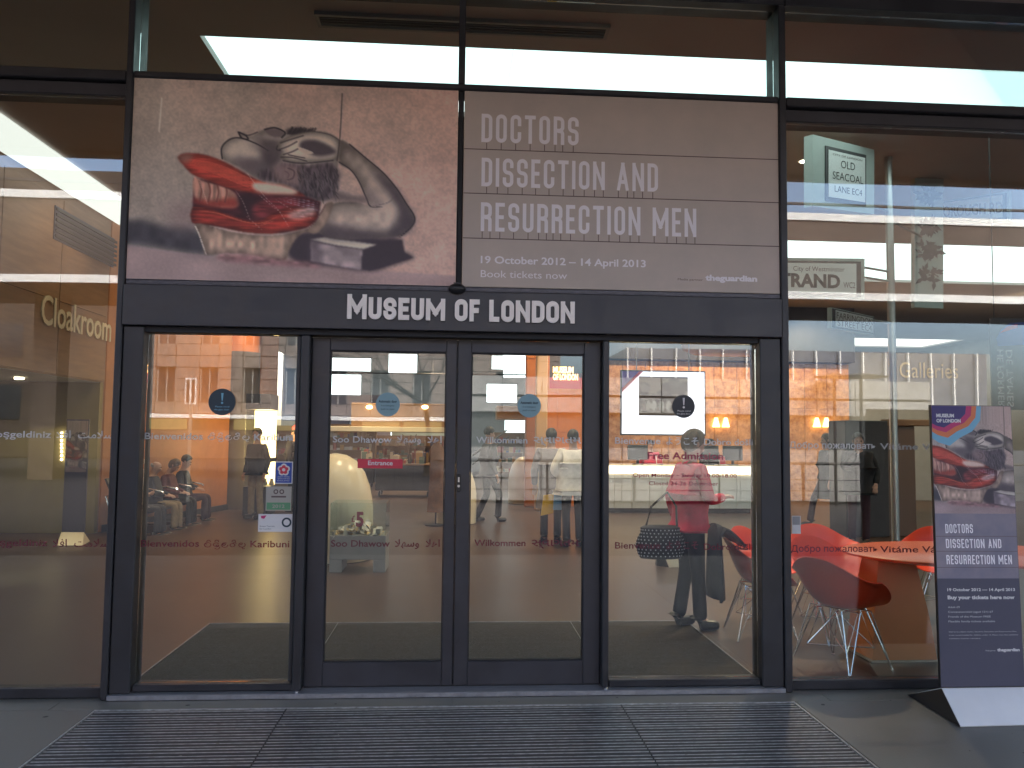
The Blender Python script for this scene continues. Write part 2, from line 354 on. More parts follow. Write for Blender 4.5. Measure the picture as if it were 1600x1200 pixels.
# ------------------------------------------------------------------ printed picture (an anatomical study in red and grey), painted into a fine grid of coloured facets
AW, AH = 1600, 1026
def smooth_poly(pts, closed=True, n=6):
    P = np.array(pts, float); out = []; k = len(P)
    for i in range(k if closed else k-1):
        p0, p1, p2, p3 = (P[(i-1) % k], P[i], P[(i+1) % k], P[(i+2) % k]) if closed else (P[max(i-1, 0)], P[i], P[i+1], P[min(i+2, k-1)])
        for j in range(n):
            t = j/n; out.append(.5*((2*p1)+(-p0+p2)*t+(2*p0-5*p1+4*p2-p3)*t*t+(-p0+3*p1-3*p2+p3)*t**3))
    if not closed: out.append(P[-1])
    return np.array(out)
def paint(W, H, fullw=AW, fullh=AH):
    xs = (np.arange(W)+.5)/W*fullw; ys = (np.arange(H)+.5)/H*fullh; X, Y = np.meshgrid(xs, ys); px = fullw/W
    def noise(sc, seed, ax=1, ay=1):
        r = np.random.default_rng(seed); gw, gh = int(fullw/(sc*ax))+3, int(fullh/(sc*ay))+3; g = r.random((gh, gw))
        gx = X/(sc*ax); gy = Y/(sc*ay); i = gx.astype(int); j = gy.astype(int); fx = gx-i; fy = gy-j; fx = fx*fx*(3-2*fx); fy = fy*fy*(3-2*fy)
        return (g[j, i]*(1-fx)+g[j, i+1]*fx)*(1-fy)+(g[j+1, i]*(1-fx)+g[j+1, i+1]*fx)*fy
    def blur(a, r):
        k = max(int(r/px), 0)
        if k < 1: return a
        for _ in range(2):
            for ax in (0, 1):
                p = np.pad(a, [(k+1, k) if q == ax else (0, 0) for q in (0, 1)], mode='edge'); c = np.cumsum(p, ax)
                a = (c[2*k+1:]-c[:-2*k-1])/(2*k+1) if ax == 0 else (c[:, 2*k+1:]-c[:, :-2*k-1])/(2*k+1)
        return a
    def mask(pts, sm=True):
        P = smooth_poly(pts) if sm else np.array(pts, float); ins = np.zeros(X.shape, bool)
        for i in range(len(P)):
            x0, y0 = P[i-1]; x1, y1 = P[i]
            if y0 == y1: continue
            c = ((Y >= min(y0, y1)) & (Y < max(y0, y1))); ins ^= c & (X < x0+(Y-y0)/(y1-y0)*(x1-x0))
        return ins.astype(float)
    img = np.zeros((H, W, 3))
    def put(m, col, a=1.0):
        m = np.clip(m*a, 0, 1)[..., None]; img[:] = img*(1-m)+np.array(col, float)*m
    def shape(pts, col, soft=4, a=1.0, edge=0.0, er=30, sm=True, fib=None):
        m = mask(pts, sm); c = np.ones(X.shape)
        if edge: c = 1-edge*(1-np.clip(blur(m, er)*2-1, 0, 1))
        if fib: c = c*(1+fib[0]*(noise(fib[1], fib[2], fib[3], fib[4])-.5)*2)
        mm = np.clip(blur(m, soft)*a, 0, 1)[..., None]; img[:] = img*(1-mm)+np.clip(np.array(col)[None, None]*c[..., None], 0, 255)*mm
    def line(pts, col, wd=4, a=1.0, sm=True, taper=False):
        P = smooth_poly(pts, False) if sm else np.array(pts, float); acc = np.zeros(X.shape); n = len(P)
        for i in range(n-1):
            x0, y0 = P[i]; x1, y1 = P[i+1]; ww = wd*(math.sin(math.pi*(i+.7)/n) if taper else 1)/2
            bx0, bx1, by0, by1 = min(x0, x1)-wd-px, max(x0, x1)+wd+px, min(y0, y1)-wd-px, max(y0, y1)+wd+px
            i0, i1 = max(int(bx0/px), 0), min(int(bx1/px)+2, W); j0, j1 = max(int(by0/px), 0), min(int(by1/px)+2, H)
            if i0 >= i1 or j0 >= j1: continue
            sx = X[j0:j1, i0:i1]; sy = Y[j0:j1, i0:i1]; L = (x1-x0)**2+(y1-y0)**2+1e-9
            t = np.clip(((sx-x0)*(x1-x0)+(sy-y0)*(y1-y0))/L, 0, 1); d = np.hypot(sx-x0-t*(x1-x0), sy-y0-t*(y1-y0))
            acc[j0:j1, i0:i1] = np.maximum(acc[j0:j1, i0:i1], np.clip((ww-d)/px+.5, 0, 1)*min(1, 2*ww/px))
        put(acc, col, a)
    n1 = noise(260, 1); n2 = noise(90, 2); n3 = noise(30, 3); n4 = noise(9, 4)
    t = np.clip(X/fullw*1.1-.1+(n1-.5)*.5, 0, 1)[..., None]
    img[:] = np.array([150, 139, 130])*(1-t)+np.array([170, 141, 130])*t
    img *= (1+.09*(n2-.5)+.08*(n3-.5)+.07*(n4-.5)+.10*(n1-.5))[..., None]
    # dark hanging behind, table cloth
    shape([(-40,735),(60,725),(180,760),(290,755),(380,800),(420,900),(300,892),(120,862),(-40,850)], (52, 50, 57), 16, .95, fib=(.2, 40, 5, 1, 1), sm=False)
    shape([(-40,852),(180,880),(420,905),(760,918),(1150,952),(1640,975),(1640,1060),(-40,1060)], (142, 120, 120), 6, .8, fib=(.12, 60, 6, 3, 1), sm=False)
    shape([(200,640),(330,620),(330,760),(200,760)], (120, 100, 100), 45, .7)
    # shade and stone block
    shape([(760,790),(1000,760),(1190,785),(1320,790),(1335,850),(1390,882),(1290,925),(1180,958),(980,940),(800,915)], (44, 36, 44), 12, .95)
    shape([(1205,822),(1330,792),(1345,860),(1388,884),(1175,958),(1135,950)], (50, 41, 48), 6, 1, sm=False)
    shape([(878,806),(950,790),(1206,822),(1138,848),(1000,830)], (178, 168, 155), 4, 1, sm=False)
    shape([(880,812),(1000,835),(1136,848),(1131,955),(1000,935),(884,915)], (134, 120, 122), 4, 1, fib=(.3, 30, 7, 1, 1), sm=False)
    shape([(880,810),(930,815),(930,920),(882,912)], (76, 66, 74), 14, .6)
    # raised arm
    arm = [(1010,290),(1060,305),(1140,372),(1230,448),(1300,530),(1345,600),(1388,665),(1384,715),(1330,770),(1230,785),(1080,800),(960,790),(905,740),(940,650),(1000,612),(1090,604),(1160,620),(1150,580),(1112,500),(1070,440),(1010,400)]
    shape(arm, (172, 155, 144), 4, 1, edge=.50, er=50, fib=(.10, 30, 8, 1, 1))
    shape([(1180,430),(1290,520),(1350,610),(1390,680),(1375,730),(1310,778),(1240,780),(1290,720),(1310,650),(1280,580),(1220,500)], (58, 50, 58), 16, .85)
    shape([(960,720),(1100,740),(1250,765),(1190,795),(1000,800),(930,775)], (62, 53, 60), 18, .8)
    shape([(1150,520),(1200,560),(1240,620),(1190,628),(1160,590)], (120, 106, 104), 14, .7)
    line([(1060,305),(1140,372),(1230,448),(1300,530),(1345,600),(1390,672),(1378,722),(1320,778)], (38, 32, 38), 7, .9)
    line([(1010,400),(1070,440),(1112,500),(1150,585),(1172,625),(1230,622)], (44, 38, 42), 7, .9)
    line([(1172,625),(1260,600),(1290,560)], (90, 78, 80), 6, .6)
    shape([(1000,550),(1080,570),(1145,575),(1150,605),(1000,600),(960,585)], (84, 74, 76), 10, .8)
    # head thrown back: chin, jaw, cheek, brow
    head = [(440,400),(434,345),(470,302),(520,292),(512,262),(545,270),(575,282),(610,258),(650,240),(720,250),(770,262),(830,262),(900,262),(980,300),(1004,380),(1000,450),(1000,540),(960,598),(890,600),(800,560),(700,520),(610,500),(540,450),(480,425)]
    shape(head, (150, 139, 132), 4, 1, edge=.30, er=44, fib=(.12, 26, 9, 1, 1))
    shape([(470,320),(540,305),(600,330),(640,370),(560,385),(470,395),(448,370)], (178, 166, 154), 16, .8)
    shape([(560,320),(640,350),(700,400),(660,480),(590,470),(520,420),(600,400),(640,380)], (74, 66, 70), 16, .85)
    shape([(480,400),(560,395),(620,420),(600,470),(520,440)], (92, 80, 84), 16, .7)
    line([(438,402),(434,345),(470,302),(522,292),(600,318),(660,352)], (36, 32, 36), 7, .95)
    line([(512,262),(530,292),(560,296),(548,278),(515,262)], (34, 28, 32), 8, .9)
    line([(515,262),(560,276),(605,258)], (40, 36, 40), 5, .9)
    shape([(640,245),(700,235),(735,255),(720,280),(670,275)], (90, 80, 82), 6, .9); line([(640,243),(690,232),(740,255),(725,282)], (30, 27, 31), 8, .9)
    shape([(740,245),(800,225),(880,240),(860,256),(780,268)], (48, 42, 46), 8, .9)
    for k in range(26):
        x = 750+5*k; line([(x, 262), (x+12+rng.random()*16, 234-rng.random()*10)], (34, 30, 34), 4, .8, False)
    shape([(600,300),(660,290),(720,310),(740,370),(700,440),(650,420),(630,350)], (66, 58, 62), 18, .85)
    # hair
    hair = [(700,440),(740,410),(860,420),(960,400),(1005,440),(1016,472),(1002,530),(975,585),(930,602),(860,590),(800,565),(730,520),(640,505),(610,480),(650,450)]
    shape(hair, (66, 56, 62), 10, .95, fib=(.45, 8, 10, 1, 4))
    shape([(700,430),(780,420),(830,470),(820,530),(750,520),(690,480)], (128, 106, 104), 18, .8)
    for k in range(150):
        x, y = 800+rng.random()*200, 425+rng.random()*130; l = 25+rng.random()*45
        c = 28+rng.random()*80; line([(x, y), (x+6+8*rng.random(), y+l*.5), (x+4+24*rng.random(), y+l)], (c, c*.9, c*.95), 5, .75, True, True)
    line([(760,440),(790,455),(785,490),(760,500)], (70, 55, 58), 7, .8); line([(745,455),(765,470),(760,490)], (90, 70, 72), 6, .7)
    # hand gripping the crown of the head
    shape([(700,325),(720,300),(770,270),(850,248),(930,245),(1000,275),(1015,330),(1000,385),(930,400),(860,408),(800,412),(740,402),(716,380),(735,352),(705,345)], (186, 172, 160), 4, 1, edge=.5, er=26)
    shape([(820,300),(880,286),(950,310),(995,345),(960,365),(900,372),(850,355),(815,330)], (62, 54, 60), 7, .95)
    shape([(808,330),(850,340),(882,356),(860,364),(818,352)], (176, 162, 150), 3, .9)
    for a in ([(720,310),(770,290),(830,268)], [(715,345),(760,325),(800,300)], [(735,370),(775,355),(805,338)], [(722,384),(780,384),(850,400)], [(735,402),(830,412),(980,392)], [(705,325),(702,345),(720,350)], [(760,370),(800,378),(840,384)]):
        line(a, (44, 38, 42), 6, .85)
    line([(880,244),(960,258),(1012,288)], (60, 52, 56), 5, .8); line([(1020,290),(1075,330),(1030,350)], (90, 80, 82), 6, .6)
    # opened chest
    shape([(305,505),(400,520),(520,560),(700,575),(830,575),(925,610),(915,700),(860,745),(740,775),(560,775),(420,750),(305,735)], (62, 28, 34), 5, 1, fib=(.3, 24, 11, 2, 1), sm=False)
    shape([(305,505),(350,520),(470,555),(515,590),(525,640),(480,655),(400,645),(315,610)], (158, 118, 104), 6, .95, fib=(.25, 14, 12, 1, 3))
    shape([(400,620),(500,600),(524,640),(470,658),(330,640),(312,612)], (130, 46, 38), 10, .85)
    for x in (330, 372, 412, 452): line([(x, 520), (x+14, 570), (x+6, 625)], (92, 50, 46), 8, .7)
    shape([(520,580),(620,600),(700,640),(640,680),(560,690),(530,640)], (44, 26, 32), 10, .9)
    shape([(600,640),(700,600),(800,600),(820,650),(700,690),(610,700)], (118, 46, 48), 14, .8, fib=(.3, 8, 13, 5, 1))
    low = [(308,655),(400,662),(520,702),(620,716),(700,672),(780,640),(890,650),(905,700),(850,745),(760,768),(660,782),(540,772),(420,748),(308,735)]
    shape(low, (150, 52, 42), 5, 1, edge=.45, er=30, fib=(.28, 7, 14, 9, 1))
    line([(312,672),(420,682),(540,718),(640,726),(720,690)], (198, 98, 74), 10, .55, True, True)
    line([(560,745),(640,735),(700,712)], (206, 120, 92), 8, .5, True, True)
    up = [(224,402),(262,380),(350,384),(450,418),(560,478),(640,515),(740,526),(800,552),(846,582),(760,578),(690,582),(600,575),(500,560),(400,528),(300,490),(250,440)]
    shape(up, (168, 62, 50), 4, 1, edge=.42, er=28, fib=(.22, 7, 15, 10, 1))
    for k in range(34):
        f = k/33; a = (238+30*f, 398+36*f); b = (420, 430+60*f); c = (600, 505+52*f); d = (790, 552+16*f)
        col = (206, 96, 74) if k % 3 else (104, 26, 26); line([a, b, c, d], col, 4.5, .42, True, True)
    shape([(590,525),(660,520),(740,530),(800,552),(800,572),(700,576),(640,572),(600,556)], (202, 188, 172), 9, .85)
    shape([(225,400),(262,380),(300,392),(270,430),(240,425)], (120, 92, 84), 10, .7)
    for k in range(9):
        f = k/8; line([(690+30*f, 585+20*f), (800, 590+40*f), (925, 612+50*f)], (176, 178, 196) if k % 2 else (120, 40, 44), 5, .6, True, True)
    shape([(760,680),(830,650),(900,640),(880,680),(800,700)], (205, 198, 196), 14, .7, fib=(.3, 8, 16, 3, 1))
    # skin folded down
    flap = [(318,748),(352,740),(470,772),(560,785),(640,792),(740,784),(820,762),(880,736),(925,670),(950,618),(985,610),(978,650),(955,715),(905,772),(850,768),(806,810),(780,862),(756,914),(660,905),(560,888),(460,886),(375,896),(360,850),(338,790)]
    shape(flap, (168, 142, 126), 4, 1, edge=.35, er=26, fib=(.22, 20, 17, 1, 2))
    line([(318,748),(338,790),(362,855),(378,896)], (214, 200, 188), 7, .8); line([(352,740),(470,772),(560,785),(640,792),(740,784),(820,762),(880,736),(925,670),(950,618)], (70, 40, 42), 5, .7)
    shape([(430,895),(560,888),(700,905),(860,920),(940,945),(700,940),(470,925)], (124, 86, 88), 10, .8, fib=(.3, 14, 18, 2, 1))
    for a in ([(505,560),(545,620),(580,705)], [(560,470),(650,590),(720,660),(770,740)], [(330,520),(355,580),(375,640)], [(620,580),(690,640),(760,690)], [(560,690),(640,760),(665,782)], [(360,690),(400,720),(432,752)], [(700,600),(780,650),(890,700)], [(850,690),(880,720),(872,745)]):
        line(a, (208, 190, 180), 2.6, .75)
    for k in range(40):
        x, y = 900+rng.random()*260 if k % 2 else 420+rng.random()*520, 850+rng.random()*80; line([(x, y), (x+20, y+4-10*rng.random())], (170, 158, 156), 2.4, .5, False)
    # cord and margin script
    line([(1017,40),(1014,180),(1010,280),(1000,392)], (58, 50, 50), 6, .9); line([(1021,40),(1018,180),(1014,280)], (150, 138, 130), 2.5, .6)
    for k in range(24): line([(134-k*.3, 100+k*7.4), (137-k*.3, 104+k*7.4)], (205, 198, 194), 6, .6, False)
    img[:] *= (1+.05*(n4-.5)+.04*(rng.random(X.shape)-.5))[..., None]
    return np.clip(img, 0, 255)
def srgb2lin(a): a = a/255; return np.where(a <= .04045, a/12.92, ((a+.055)/1.055)**2.4)
def print_grid(name, img, P00, P10, P11, P01, m, parent, gain=1.0, lift=0.0):
    """img rows run from the top edge P00->P10 to the bottom edge P01->P11"""
    H, W = img.shape[:2]; P00, P10, P11, P01 = [np.array(p) for p in (P00, P10, P11, P01)]
    s = np.linspace(0, 1, W+1)[None, :, None]; t = np.linspace(0, 1, H+1)[:, None, None]
    V = (P00*(1-s)+P10*s)*(1-t)+(P01*(1-s)+P11*s)*t
    r = base_of(parent); inv = np.array((Matrix.Translation(r.location) @ r.rotation_euler.to_matrix().to_4x4()).inverted())
    V = V.reshape(-1, 3) @ inv[:3, :3].T + inv[:3, 3]
    j, i = np.meshgrid(np.arange(H), np.arange(W), indexing='ij'); a = (j*(W+1)+i).ravel()
    Fc = np.stack([a+W+1, a+W+2, a+1, a], 1).astype(np.int32)
    me = bpy.data.meshes.new(name); me.vertices.add(len(V)); me.vertices.foreach_set('co', V.ravel().astype(np.float32))
    me.loops.add(len(Fc)*4); me.loops.foreach_set('vertex_index', Fc.ravel()); me.polygons.add(len(Fc))
    me.polygons.foreach_set('loop_start', np.arange(0, len(Fc)*4, 4, dtype=np.int32)); me.update(calc_edges=True)
    pv = np.pad(img, ((0, 1), (0, 1), (0, 0)), mode='edge'); pv2 = np.pad(img, ((1, 0), (1, 0), (0, 0)), mode='edge'); vcol = srgb2lin((pv+pv2)/2)*np.array(gain)
    at = me.color_attributes.new('print', 'FLOAT_COLOR', 'POINT'); d = np.ones((len(V), 4), np.float32); d[:, :3] = np.clip(vcol.reshape(-1, 3), 0, .9)
    at.data.foreach_set('color', d.ravel()); me.materials.append(m)
    o = bpy.data.objects.new(name, me); COL.objects.link(o); o.parent = parent; return o
M['print'] = vcmat('printed_picture')

# ------------------------------------------------------------------ people
def skin_mesh(V, E, Rr, root, sub=2):
    me = bpy.data.meshes.new('tmp'); me.from_pydata([tuple(v) for v in V], E, []); me.update()
    o = bpy.data.objects.new('tmp', me); COL.objects.link(o); md = o.modifiers.new('s', 'SKIN'); md.use_smooth_shade = True
    if not me.skin_vertices: return None
    sv = me.skin_vertices[0].data
    for i, rr in enumerate(Rr): sv[i].radius = rr if isinstance(rr, tuple) else (rr, rr); sv[i].use_root = (i == root)
    s2 = o.modifiers.new('b', 'SUBSURF'); s2.levels = sub; s2.render_levels = sub
    out = mesh_from(o); bpy.data.objects.remove(o); bpy.data.meshes.remove(me)
    return out
class Sk:
    def __init__(s): s.V = []; s.E = []; s.R = []
    def p(s, v, r, par=None):
        s.V.append(Vector(v)); s.R.append(r); i = len(s.V)-1
        if par is not None: s.E.append((par, i))
        return i
    def chain(s, par, pts, rs):
        for p, r in zip(pts, rs): par = s.p(p, r, par)
        return par
def lerp(a, b, t): return Vector(a)*(1-t)+Vector(b)*t
def skobj(name, sk, root, m, parent, label=None):
    me = skin_mesh(sk.V, sk.E, sk.R, root); me.materials.clear(); me.materials.append(m)
    for p in me.polygons: p.material_index = 0; p.use_smooth = True
    me.name = name; o = bpy.data.objects.new(name, me); COL.objects.link(o); o.parent = parent
    if label: o['label'] = label
    return o
def person(label, loc, rz, J, top, legs, hair, hairkind='short', height=1.7, group=None, coat=0.0, shoe='leather', bulk=1.0, face=True, hat=None, skirt=None):
    """J: joints in a local frame, facing +y, z up, for a 1.7 m figure"""
    k = height/1.7; t = thing('person', label, 'person', loc, rz, group); S = lambda v: Vector(v)*k
    pel, chest, neck, head = S(J['pel']), S(J['chest']), S(J['neck']), S(J['head'])
    up = (head-neck).normalized(); fwd = S(J.get('look', (0, 1, 0))).normalized()
    side = fwd.cross(up).normalized(); fwd = up.cross(side).normalized()
    b = Sk(); r0 = b.p(pel, (.135*k, .10*k)); w_ = b.p(lerp(pel, chest, .5), (.12*k, .09*k), r0); c = b.p(chest, (.145*k, .10*k), w_)
    n = b.p(neck, .052*k, c); h0 = b.p(head-up*.055*k+fwd*.012*k, (.062*k, .070*k), n); h1 = b.p(head+up*.03*k-fwd*.008*k, (.072*k, .088*k), h0); b.p(head+up*.085*k-fwd*.006*k, (.052*k, .062*k), h1)
    b.p(head-up*.012*k+fwd*.108*k, .011*k, h0)
    arms = {}
    for sgn, sd in ((-1, 'L'), (1, 'R')):
        sh = chest+Vector((sgn*.175*k, 0, .085*k)) if 'sh'+sd not in J else S(J['sh'+sd]); el, wr = S(J['el'+sd]), S(J['wr'+sd]); arms[sd] = (sh, el, wr)
        a = b.p(sh, .052*k, c); a = b.p(el, .038*k, a); a = b.p(wr, (.026*k, .020*k), a)
        d = (wr-el).normalized(); sdv = d.cross(Vector((0, 1, 0)) if abs(d.y) < .8 else Vector((0, 0, 1))).normalized(); nv = d.cross(sdv)
        palm = b.p(wr+d*.055*k, (.036*k, .017*k), a)
        for q in range(4):
            o = (q-1.5)*.019*k; ln = (.060, .072, .068, .052)[q]*k; p1 = wr+d*.085*k+sdv*o; p2 = p1+d*ln*.5+nv*.008*k; p3 = p2+d*ln*.35+nv*.022*k
            b.chain(palm, [p1, p2, p3], [.0095*k, .0085*k, .0075*k])
        b.chain(a, [wr+d*.035*k+sdv*.036*k, wr+d*.065*k+sdv*.050*k+nv*.012*k], [.012*k, .010*k])
        hp = pel+Vector((sgn*.085*k, 0, -.03*k)) if 'hip'+sd not in J else S(J['hip'+sd]); kn, an, to = S(J['kn'+sd]), S(J['an'+sd]), S(J['to'+sd])
        l = b.p(hp, .078*k, r0); l = b.p(kn, .052*k, l); l = b.p(lerp(kn, an, .35), .050*k, l); l = b.p(an, .034*k, l); b.p(lerp(an, to, .5)-Vector((0, 0, .008*k)), .024*k, l)
    skobj('body', b, 0, M['skin'], t)
    # upper garment
    g = Sk(); hem = J.get('hem', None); cf = 1.16*bulk
    if hem is None: hem = lerp(pel, chest, -coat*.9-.18)
    else: hem = S(hem)
    g0 = g.p(lerp(pel, chest, .15), (.155*k*cf, .125*k*cf)); g.p(hem, (.165*k*cf+coat*.03, .13*k*cf+coat*.02), g0)
    g1 = g.p(lerp(pel, chest, .6), (.148*k*cf, .115*k*cf), g0); g2 = g.p(chest, (.160*k*cf, .118*k*cf), g1); g3 = g.p(lerp(chest, neck, .6), (.085*k, .075*k), g2); g.p(lerp(chest, neck, .92), (.066*k, .066*k), g3)
    for sd in 'LR':
        sh, el, wr = arms[sd]; a = g.p(sh, .068*k*bulk, g2); a = g.p(lerp(sh, el, .5), .060*k*bulk, a); a = g.p(el, .056*k*bulk, a); a = g.p(lerp(el, wr, .55), .048*k*bulk, a); g.p(lerp(el, wr, .97), .042*k*bulk, a)
    skobj('jacket', g, 0, M[top], t)
    # trousers
    q = Sk(); q0 = q.p(pel, (.150*k, .118*k)); q.p(lerp(pel, chest, .25), (.138*k, .105*k), q0)
    for sgn, sd in ((-1, 'L'), (1, 'R')):
        hp = pel+Vector((sgn*.088*k, 0, -.05*k)) if 'hip'+sd not in J else S(J['hip'+sd]); kn, an = S(J['kn'+sd]), S(J['an'+sd])
        l = q.p(hp, .092*k, q0); l = q.p(lerp(hp, kn, .5), .080*k, l); l = q.p(kn, .066*k, l); l = q.p(lerp(kn, an, .4), .062*k, l); q.p(lerp(kn, an, 1.04), .064*k, l)
    skobj('trousers', q, 0, M[legs], t)
    for sd in 'LR':
        an, to = S(J['an'+sd]), S(J['to'+sd]); f = Sk(); z = Vector((0, 0, .03*k)); hd = (to-an); hd.z = 0; hd.normalize()
        a0 = Vector((an.x, an.y, 0)); zz = min(an.z, to.z+.06*k)-.05*k; a0.z = max(zz, .035*k) if to.z < .1 else an.z-.04*k
        i0 = f.p(a0-hd*.055*k, .052*k); i1 = f.p(a0+hd*.05*k+Vector((0, 0, .006*k)), (.056*k, .050*k), i0); f.p(a0+hd*.165*k, (.054*k, .040*k), i1); f.p(a0-hd*.03*k+Vector((0, 0, .085*k)), .058*k, i0)
        skobj('shoe', f, 0, M[shoe], t)
    # hair
    hc = head+up*.034*k-fwd*.014*k; hb = MB(); n_ = 22; rows = 11; vs = []; fs = []
    for i in range(rows):
        ph = (.02+.98*i/(rows-1))
        for j in range(n_):
            th = 2*math.pi*j/n_; frontness = max(0, math.cos(th))
            lim = {'short': 2.3, 'bald': 0.0, 'long': 2.5}.get(hairkind, 1.7); lo = lim-frontness*(1.3 if hairkind != 'long' else 1.4)
            a = ph*lo; w2 = 1+.05*math.sin(7*th+3*ph)+.03*math.sin(13*th)
            rad = .0 + math.sin(a); d = fwd*(rad*math.cos(th)*.103*w2)+side*(rad*math.sin(th)*.084*w2)+up*(math.cos(a)*.098)
            if hairkind == 'long' and ph > .55: d = d+up*(-.10*(ph-.55)*(1-frontness))-fwd*.01
            vs.append(hc+d*k)
    for i in range(rows-1):
        for j in range(n_): j2 = (j+1) % n_; fs.append((i*n_+j, i*n_+j2, (i+1)*n_+j2, (i+1)*n_+j))
    fs.append(tuple(range(n_)))
    if hairkind == 'bald':
        hb = MB()
        for sg in (-1, 1): hb.sphere(hc+side*sg*.066*k-fwd*.02*k-up*.035*k, .03*k, 8, (.5, 1.3, .9))
        hb.sphere(hc-fwd*.072*k-up*.04*k, .045*k, 8, (1.1, .5, .8))
    else: hb.add(vs, fs)
    obj('hair', hb, M[hair], t, True, True)
    if face:
        for sg in (-1, 1):
            e = MB().sphere(head+fwd*.074*k+side*sg*.030*k+up*.008*k, .0105*k, 8); obj('eye', e, M['eye'], t, True, True)
            e = MB().sphere(head+side*sg*.076*k-up*.008*k-fwd*.008*k, .024*k, 8, (.45, .7, 1.2)); obj('ear', e, M['skin'], t, True, True)
        e = MB().sphere(head+fwd*.077*k-up*.046*k, .017*k, 8, (1.3, .45, .32)); obj('mouth', e, M['c_maroon'], t, True, True)
    if skirt:
        s_ = MB().lathe([(.15*k, pel.z+.12*k), (.18*k, pel.z-.05*k), (.235*k, pel.z-.42*k), (.22*k, pel.z-.42*k)], 20, pel.x, pel.y, 1, .8); obj('coat_skirt', s_, M[skirt], t, True, True)
    return t
def stand(**o):
    J = dict(pel=(0, 0, .93), chest=(0, .01, 1.27), neck=(0, 0, 1.455), head=(0, .02, 1.585), elL=(-.25, -.03, 1.08), elR=(.25, -.03, 1.08), wrL=(-.25, .06, .84), wrR=(.25, .06, .84),
             knL=(-.10, .02, .49), knR=(.10, .02, .49), anL=(-.10, -.02, .085), anR=(.10, -.02, .085), toL=(-.13, .14, .03), toR=(.13, .14, .03)); J.update(o); return J
def sit(**o):
    J = dict(pel=(0, 0, .52), chest=(0, -.04, .86), neck=(0, -.02, 1.05), head=(0, .03, 1.175), elL=(-.24, .02, .70), elR=(.24, .02, .70), wrL=(-.10, .24, .66), wrR=(.10, .24, .66),
             knL=(-.12, .42, .50), knR=(.12, .42, .50), anL=(-.13, .42, .085), anR=(.13, .42, .085), toL=(-.14, .57, .03), toR=(.14, .57, .03), hem=(0, .02, .47)); J.update(o); return J

# ================================================================== THE SETTING
struct('ground', MB().box(-90, 90, -120, -5.6, -.30, -.02), M['asphalt'])
pv = struct('pavement', MB().box(-9, 11, -5.6, 0.10, -.25, -.004), M['pave'])
sl_ = MB()                                     # paving slabs with open joints
xs_ = [-9, -6.9, -4.45, -2.045]; xr_ = [2.075, 3.55, 5.1, 7.2, 9.3, 11]
ys_ = [-5.6, -4.3, -3.0, -1.66, -.215]
def slab_part(x0, x1, y0, y1):
    obj('paving_slab', MB().bbox(x0+.002, x1-.002, y0+.002, y1-.002, -.02, 0, .0015), M['pave'], pv)
for a, b in zip(xs_, xs_[1:]):
    for c, d in zip(ys_, ys_[1:]): slab_part(a, b, c, d)
for a, b in zip(xr_, xr_[1:]):
    for c, d in zip(ys_, ys_[1:]): slab_part(a, b, c, d)
for a, b in ((-9, -4.45), (-4.45, -2.3), (-2.3, 0), (0, 2.3), (2.3, 5.1), (5.1, 11)): slab_part(a, b, -.215, -.075)
for a, b in ((-2.045, 0), (0, 2.075)):
    for c, d in ((-5.6, -4.3), (-4.3, -3.0), (-3.0, -1.66)): slab_part(a, b, c, d)

fl = MB().box(-7.5, 18, .10, 30, -.25, -.004); floor = struct('interior_floor', fl, M['floor'])
struct('interior_ceiling', MB().box(-7.5, 18, .12, 1.80, 5.0, 5.2).box(-7.5, 18, 3.35, 8.2, 5.0, 5.2).box(-7.5, 18, 11.5, 20.9, 5.0, 5.2).box(-7.5, 18, 23.4, 30, 5.0, 5.2)
       .box(8.6, 18, 1.8, 3.35, 5.0, 5.2).box(-7.5, -2.26, 1.8, 3.35, 5.0, 5.2).box(-7.5, 2.8, 8.2, 11.5, 5.0, 5.2).box(14.2, 18, 8.2, 11.5, 5.0, 5.2).box(-7.5, 8.8, 20.9, 23.4, 5.0, 5.2).box(17.2, 18, 20.9, 23.4, 5.0, 5.2), M['ceil'])

gs = MB(); rg = random.Random(4)
for i in range(90):
    x, y = rg.uniform(-4.2, 5.0), rg.uniform(-1.9, -.1)
    if -2.1 < x < 2.12 and y < -.2: continue
    r = rg.uniform(.004, .014); gs.add([(x+r*math.cos(a)*(1+.3*math.sin(a*2+i)), y+r*math.sin(a), .0016+.00001*i) for a in [2*math.pi*q/9 for q in range(9)]], [tuple(range(9))])
obj('gum_spots', gs, mat('trodden_gum', (.055, .055, .05), .7), pv, kind='stuff')
lt = MB()
for i in range(60):
    x, y = rg.uniform(-4.2, 5.0), rg.uniform(-1.9, -.09); a = rg.uniform(0, 6.28); L_ = rg.uniform(.004, .014); c = Vector((x, y, .004)); d = Vector((math.cos(a), math.sin(a), 0)); e = Vector((-d.y, d.x, 0))
    lt.add([c+d*L_, c+e*L_*.5+Vector((0, 0, .002)), c-d*L_, c-e*L_*.5], [(0, 1, 2, 3)])
obj('fallen_grit', lt, mat('pale_grit', (.28, .26, .22), .8), pv, kind='stuff')

